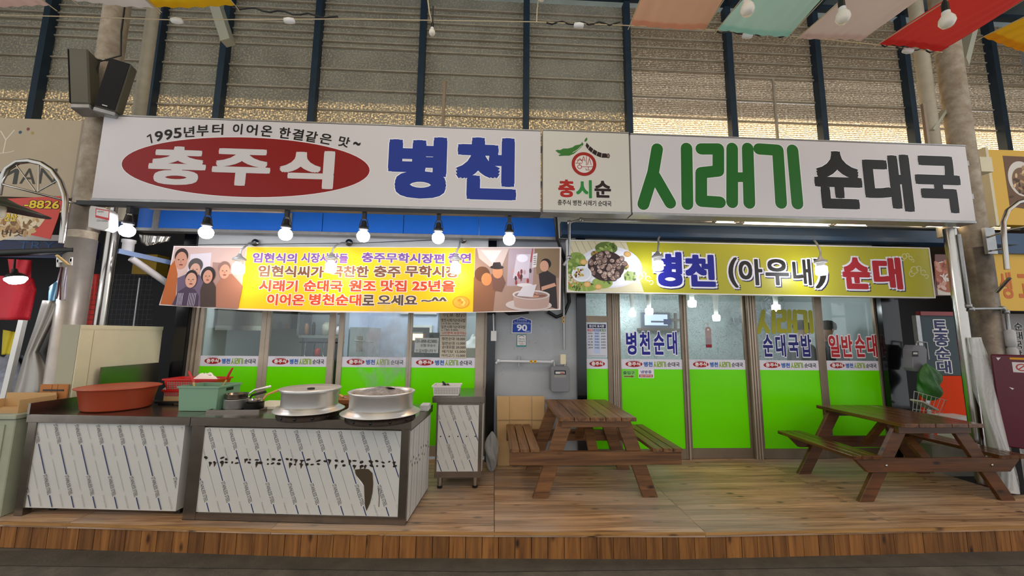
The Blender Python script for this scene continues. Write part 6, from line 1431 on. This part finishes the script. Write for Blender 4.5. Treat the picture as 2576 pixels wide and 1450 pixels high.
solo(MB().box(-3.7, -2.06, 5.75, 6.25, .2, 1.3), 'kitchen_worktop', m_steel2, 'steel worktop inside the kitchen', 'worktop')
fr = thing('kitchen_fridge', 'grey fridge with a bar handle behind the third window', 'fridge', (-1.75, 5.5, .2))
MB().box(-1.98, -1.72, 5.4, 5.95, .2, 1.78).build('body', M('fridge_grey', '#b4b8bc', .35, .3), fr); MB().box(-1.88, -1.80, 5.385, 5.399, 1.45, 1.66).build('latch', m_steel2, fr); MB().tube([(-1.9, 5.38, 1.6), (-1.62, 5.33, 1.58), (-1.65, 5.33, 1.35)], .01, 8).build('handle', m_steel, fr)
for i, (x0, x1, z0, z1, y) in enumerate(((-1.33, -1.02, 1.0, 1.8, 6.19), (-1.45, -.96, 2.05, 2.5, 6.19))):
    kw = thing('kitchen_window', ['dark glazed hatch low in the kitchen wall', 'grey glazed window high in the kitchen wall'][i], 'window', ((x0+x1)/2, y, z0))
    MB().box(x0, x1, y-.02, y-.001, z0, z1).build('pane', M('hatch_%d' % i, ['#2a2220', '#6b7078'][i], .15), kw)
    for b in ((x0-.04, x0, z0-.04, z1+.04), (x1, x1+.04, z0-.04, z1+.04), (x0, x1, z1, z1+.04), (x0, x1, z0-.04, z0)): MB().box(b[0], b[1], y-.03, y-.001, b[2], b[3]).build('frame', m_white, kw)
hl = thing('heat_lamp', 'orange glowing heater in front of the dark hatch', 'heater', (-1.25, 6.12, 1.62)); MB().box(-1.31, -1.12, 6.1, 6.15, 1.6, 1.7).build('element', M('heater_glow', '#ffb070', .4, emit=4), hl); MB().box(-1.32, -1.11, 6.09, 6.155, 1.701, 1.73).build('hood', m_galv, hl)
kc = thing('kitchen_cupboard', 'dark cupboard with a screen behind the note in the fourth window', 'cupboard', (-.75, 6.0, .2)); MB().box(-1.0, -.6, 5.9, 6.15, .2, 1.3).build('body', M('dark_brown', '#2c2422', .5), kc); MB().box(-.98, -.64, 5.9, 6.15, 1.35, 1.72).build('screen', m_black, kc); MB().box(-.9, -.7, 5.95, 6.1, 1.3, 1.35).build('stand', m_black, kc)
solo(MB().box(-.55, -.1, 5.6, 6.2, .2, 1.5), 'kitchen_counter', M('tan_counter', '#a89880', .5), 'tan counter behind the price list', 'counter')
heap('stacked_dishes', 'white dishes piled on the tan counter', (-.3, 5.85, 1.502), .16, .14, .16, m_white, 'dishes', 14, 14, .4)
def ceiling_bulb(label, x, y, z, s_=1, zc=None, mat=None):
    t = thing('ceiling_bulb', label, 'lamp', (x, y, z), group='bulbs inside the shop'); zc = zc or z+.16
    MB().lathe([(0, -.06*s_), (.045*s_, -.055*s_), (.055*s_, -.03*s_), (.055*s_, .03*s_), (.04*s_, .04*s_)], (x, y, z), 16).build('bulb', mat or m_lit, t)
    MB().lathe([(.03, .042*s_), (.03, .1), (.08, zc-z-.01), (.08, zc-z)], (x, y, z), 16).build('holder', m_white, t)
kl = thing('kitchen_light', 'square ceiling light in the kitchen', 'lamp', (-2.9, 5.6, 2.84)); MB().box(-3.3, -2.5, 5.1, 5.2, 2.82, 2.885).build('diffuser', m_rooml, kl); MB().box(-3.33, -2.47, 5.07, 5.23, 2.886, 2.9).build('tray', m_white, kl)
kl = thing('kitchen_light', 'square ceiling light over the blue partition', 'lamp', (-1.0, 5.5, 2.84)); MB().box(-1.6, -.5, 5.4, 5.5, 2.82, 2.885).build('diffuser', m_rooml, kl); MB().box(-1.63, -.47, 5.37, 5.53, 2.886, 2.9).build('tray', m_white, kl)
# ================================================================== inside the dining room
for (x, y, Y, lb) in ((1633, 783, 5.6, 'lit ceiling bulb before the television'), (1591, 789, 6.3, 'lit ceiling bulb at the back left of the dining room'), (1741, 763, 5.2, 'lit ceiling bulb just behind the tag door'), (1802, 799, 5.95, 'lit ceiling bulb above the tag sticker'), (1952, 774, 5.5, 'lit ceiling bulb by the round fan'), (2172, 826, 6.3, 'lit ceiling bulb behind the red lettering')):
    p = A(x, y, Y); ceiling_bulb(lb, p.x, p.y, p.z, 1.0, 2.8)
pt = [A(x, y, 6.5) for x, y in ((1613, 787), (1681, 787), (1681, 828), (1613, 826))]
tv = thing('television', 'flat television on a wall shelf in the dining room', 'television', tuple(pt[3]))
MB().box(pt[0].x, pt[1].x, 6.46, 6.53, pt[3].z, pt[0].z).build('case', M('tv_case', '#5c6270', .4), tv)
MB().box(pt[0].x+.04, pt[1].x-.04, 6.45, 6.459, pt[3].z+.05, pt[0].z-.03).build('screen', M('tv_screen', '#b4c0e0', .3, emit=.7), tv)
q = PR(6.449); a = q.P(1655, 812); q.rect(a[0]-.12, a[0]+.1, a[1]+.0, a[1]+.03, '#6a7080', 1); q.rect(a[0]+.1, a[0]+.24, a[1]-.03, a[1]+.06, '#3c4a80', 1); q.build('broadcast', tv)
solo(MB().box(pt[0].x-.05, pt[1].x+.25, 6.4, 6.59, pt[3].z-.04, pt[3].z-.001), 'tv_shelf', M('brown_shelf', '#6b5a4c', .5), 'brown wall shelf under the television', 'shelf')
cx = A(1701, 820, 6.5); solo(MB().box(cx.x-.02, cx.x+.02, 6.5, 6.53, cx.z-.12, cx.z+.22).box(cx.x-.09, cx.x-.0205, 6.5, 6.53, cx.z+.08, cx.z+.12).box(cx.x+.0205, cx.x+.09, 6.5, 6.53, cx.z+.08, cx.z+.12), 'crucifix', M('brown_shelf', '#6b5a4c', .5), 'small brown cross on the shelf beside the television', 'cross')
def wall_fan(label, x, y, Y, r):
    p = A(x, y, Y); t = thing('wall_fan', label, 'fan', tuple(p)); m_ = M('fan_grey', '#8c9498', .4)
    for k in (1, .7, .4): MB().tube([p+Vector((r*k*math.cos(i*.3142), -.05*(1-k), r*k*math.sin(i*.3142))) for i in range(21)], .005, 5).build('guard_ring', m_, t)
    for i in range(12): MB().tube([p+Vector((0, -.05, 0)), p+Vector((r*math.cos(i*.5236), 0, r*math.sin(i*.5236)))], .003, 4).build('guard_wire', m_, t)
    for i in range(3):
        a = i*2.094; MB().hexa([p+Vector((math.cos(a+da)*rr, .03+dy, math.sin(a+da)*rr)) for dy in (0, .006) for rr, da in ((.04, -.2), (.04, .4), (r*.85, .35), (r*.85, -.35))]).build('blade', M('fan_blade', '#b4bcc4', .3), t)
    MB().lathe([(.06, 0), (.06, .12), (.03, .15)], p+Vector((0, .04, 0)), 14, mat=Matrix.Rotation(math.radians(-90), 3, 'X')).build('motor', m_, t)
    MB().box(p.x-.03, p.x+.03, p.y+.1, 6.59, p.z-.03, p.z+.03).build('bracket', m_, t)
wall_fan('round wall fan seen behind the post of the tag door', 1880, 803, 6.2, .24); wall_fan('round wall fan above the olive lettering', 1946, 770, 6.0, .2)
pa, pb = A(1990, 750, 6.55), A(2102, 815, 6.55); pic = thing('framed_picture', 'dark framed picture on the dining room wall', 'picture', (pa.x, 6.55, pb.z)); MB().box(pa.x, pb.x, 6.55, 6.58, pb.z, pa.z+.1).build('canvas', M('dark_picture', '#2c3034', .3, var=.7, vscale=5, vc='#6b6660'), pic)
for b in ((pa.x-.02, pa.x, pb.z-.02, pa.z+.12), (pb.x, pb.x+.02, pb.z-.02, pa.z+.12), (pa.x, pb.x, pb.z-.02, pb.z)): MB().box(b[0], b[1], 6.54, 6.585, b[2], b[3]).build('frame', m_galv, pic)
def dining_table(label, x0, x1, y0, y1):
    t = thing('dining_table', label, 'table', ((x0+x1)/2, (y0+y1)/2, DECK)); MB().box(x0, x1, y0, y1, .91, .95).build('top', M('table_top', '#6b5d50', .4), t, bevel=.004)
    for x in (x0+.05, x1-.09):
        for y in (y0+.05, y1-.09): MB().box(x, x+.04, y, y+.04, .2, .909).build('leg', m_black, t)
dining_table('dining table inside behind the navy lettering', 3.5, 4.1, 5.9, 6.45)
def person(label, x, y, face, coat):
    """standing figure, one skinned body"""
    t = thing('person', label, 'person', (x, y, DECK)); s_ = face; z = DECK
    J = {'pelvis': ((0, 0, .92), .125), 'belly': ((0, 0, 1.06), .12), 'chest': ((.01, 0, 1.27), .14), 'neck0': ((.02, 0, 1.43), .06), 'neck': ((.035, 0, 1.48), .052), 'jaw': ((.06, 0, 1.55), .072), 'skull': ((.045, 0, 1.65), .09), 'crown': ((.04, 0, 1.71), .068),
         'shl': ((.01, .17, 1.38), .058), 'ell': ((-.01, .22, 1.1), .045), 'wrl': ((.1, .2, .88), .03), 'hal': ((.13, .19, .79), .032), 'shr': ((.01, -.17, 1.38), .058), 'elr': ((-.01, -.22, 1.1), .045), 'wrr': ((.1, -.2, .88), .03), 'har': ((.13, -.19, .79), .032),
         'hil': ((0, .09, .88), .09), 'knl': ((.02, .1, .48), .062), 'anl': ((-.01, .1, .09), .045), 'tol': ((.11, .11, .045), .04), 'hir': ((0, -.09, .88), .09), 'knr': ((.02, -.1, .48), .062), 'anr': ((-.01, -.1, .09), .045), 'tor': ((.11, -.11, .045), .04)}
    E = 'pelvis-belly belly-chest chest-neck0 neck0-neck neck-jaw jaw-skull skull-crown chest-shl shl-ell ell-wrl wrl-hal chest-shr shr-elr elr-wrr wrr-har pelvis-hil hil-knl knl-anl anl-tol pelvis-hir hir-knr knr-anr anr-tor'.split()
    nm = list(J); me = bpy.data.meshes.new('body'); me.from_pydata([(J[n][0][0]*s_, J[n][0][1], J[n][0][2]) for n in nm], [tuple(nm.index(a) for a in e.split('-')) for e in E], [])
    o = bpy.data.objects.new('body', me); col.objects.link(o); o.parent = t; W[o] = W[t]
    sk = o.modifiers.new('skin', 'SKIN'); sk.use_smooth_shade = True
    for i, n in enumerate(nm): me.skin_vertices[0].data[i].radius = (J[n][1], J[n][1]); me.skin_vertices[0].data[i].use_root = n == 'pelvis'
    su = o.modifiers.new('sub', 'SUBSURF'); su.levels = su.render_levels = 2
    m, tt, p, oo = nt('figure_'+coat[1:]); g = nd(tt, 'ShaderNodeTexCoord'); sp = nd(tt, 'ShaderNodeSeparateXYZ'); tt.links.new(g.outputs['Object'], sp.inputs[0]); cm = nd(tt, 'ShaderNodeMath', operation='GREATER_THAN'); cm.inputs[1].default_value = 1.455; tt.links.new(sp.outputs[2], cm.inputs[0])
    mx = nd(tt, 'ShaderNodeMix', data_type='RGBA'); mx.inputs[6].default_value = lin(coat); mx.inputs[7].default_value = lin('#c09078'); tt.links.new(cm.outputs[0], mx.inputs[0]); tt.links.new(mx.outputs[2], p.inputs['Base Color']); me.materials.append(m)
    mb = MB(); mb.lathe([(.098, 0), (.108, .04), (.1, .09), (.06, .13), (0, .14)], (.025*s_, 0, 1.62), 18, sx=1.02, sy=.92); mb.build('hair', M('dark_hair', '#1c1816', .6), t, local=True)
    f = MB()
    for yy in (-.034, .034): f.lathe([(0, -.008), (.011, 0), (0, .008)], (.138*s_, yy, 1.635), 8)
    f.build('eyes', M('eye_dark', '#241c18', .3), t, local=True); MB().lathe([(0, -.028), (.018, -.01), (.012, .012), (0, .028)], (.146*s_, 0, 1.605), 8).build('nose', M('skin_tone', '#b98870', .5), t, local=True); MB().lathe([(0, -.008), (.024, 0), (0, .008)], (.130*s_, 0, 1.555), 8).build('mouth', M('lip_tone', '#8c4a44', .5), t, local=True)
    for yy in (-1, 1): MB().lathe([(0, -.03), (.016, 0), (0, .03)], (.035*s_, yy*.092, 1.615), 8).build('ear', MATS['skin_tone'], t, local=True)
person('person in dark clothes standing inside behind the navy lettering, turned right', A(2012, 832, 5.3).x, 5.3, 1, '#2c2a30'); person('person in dark clothes standing inside behind the red lettering, turned left', A(2082, 832, 5.3).x+.03, 5.3, -1, '#24262e')
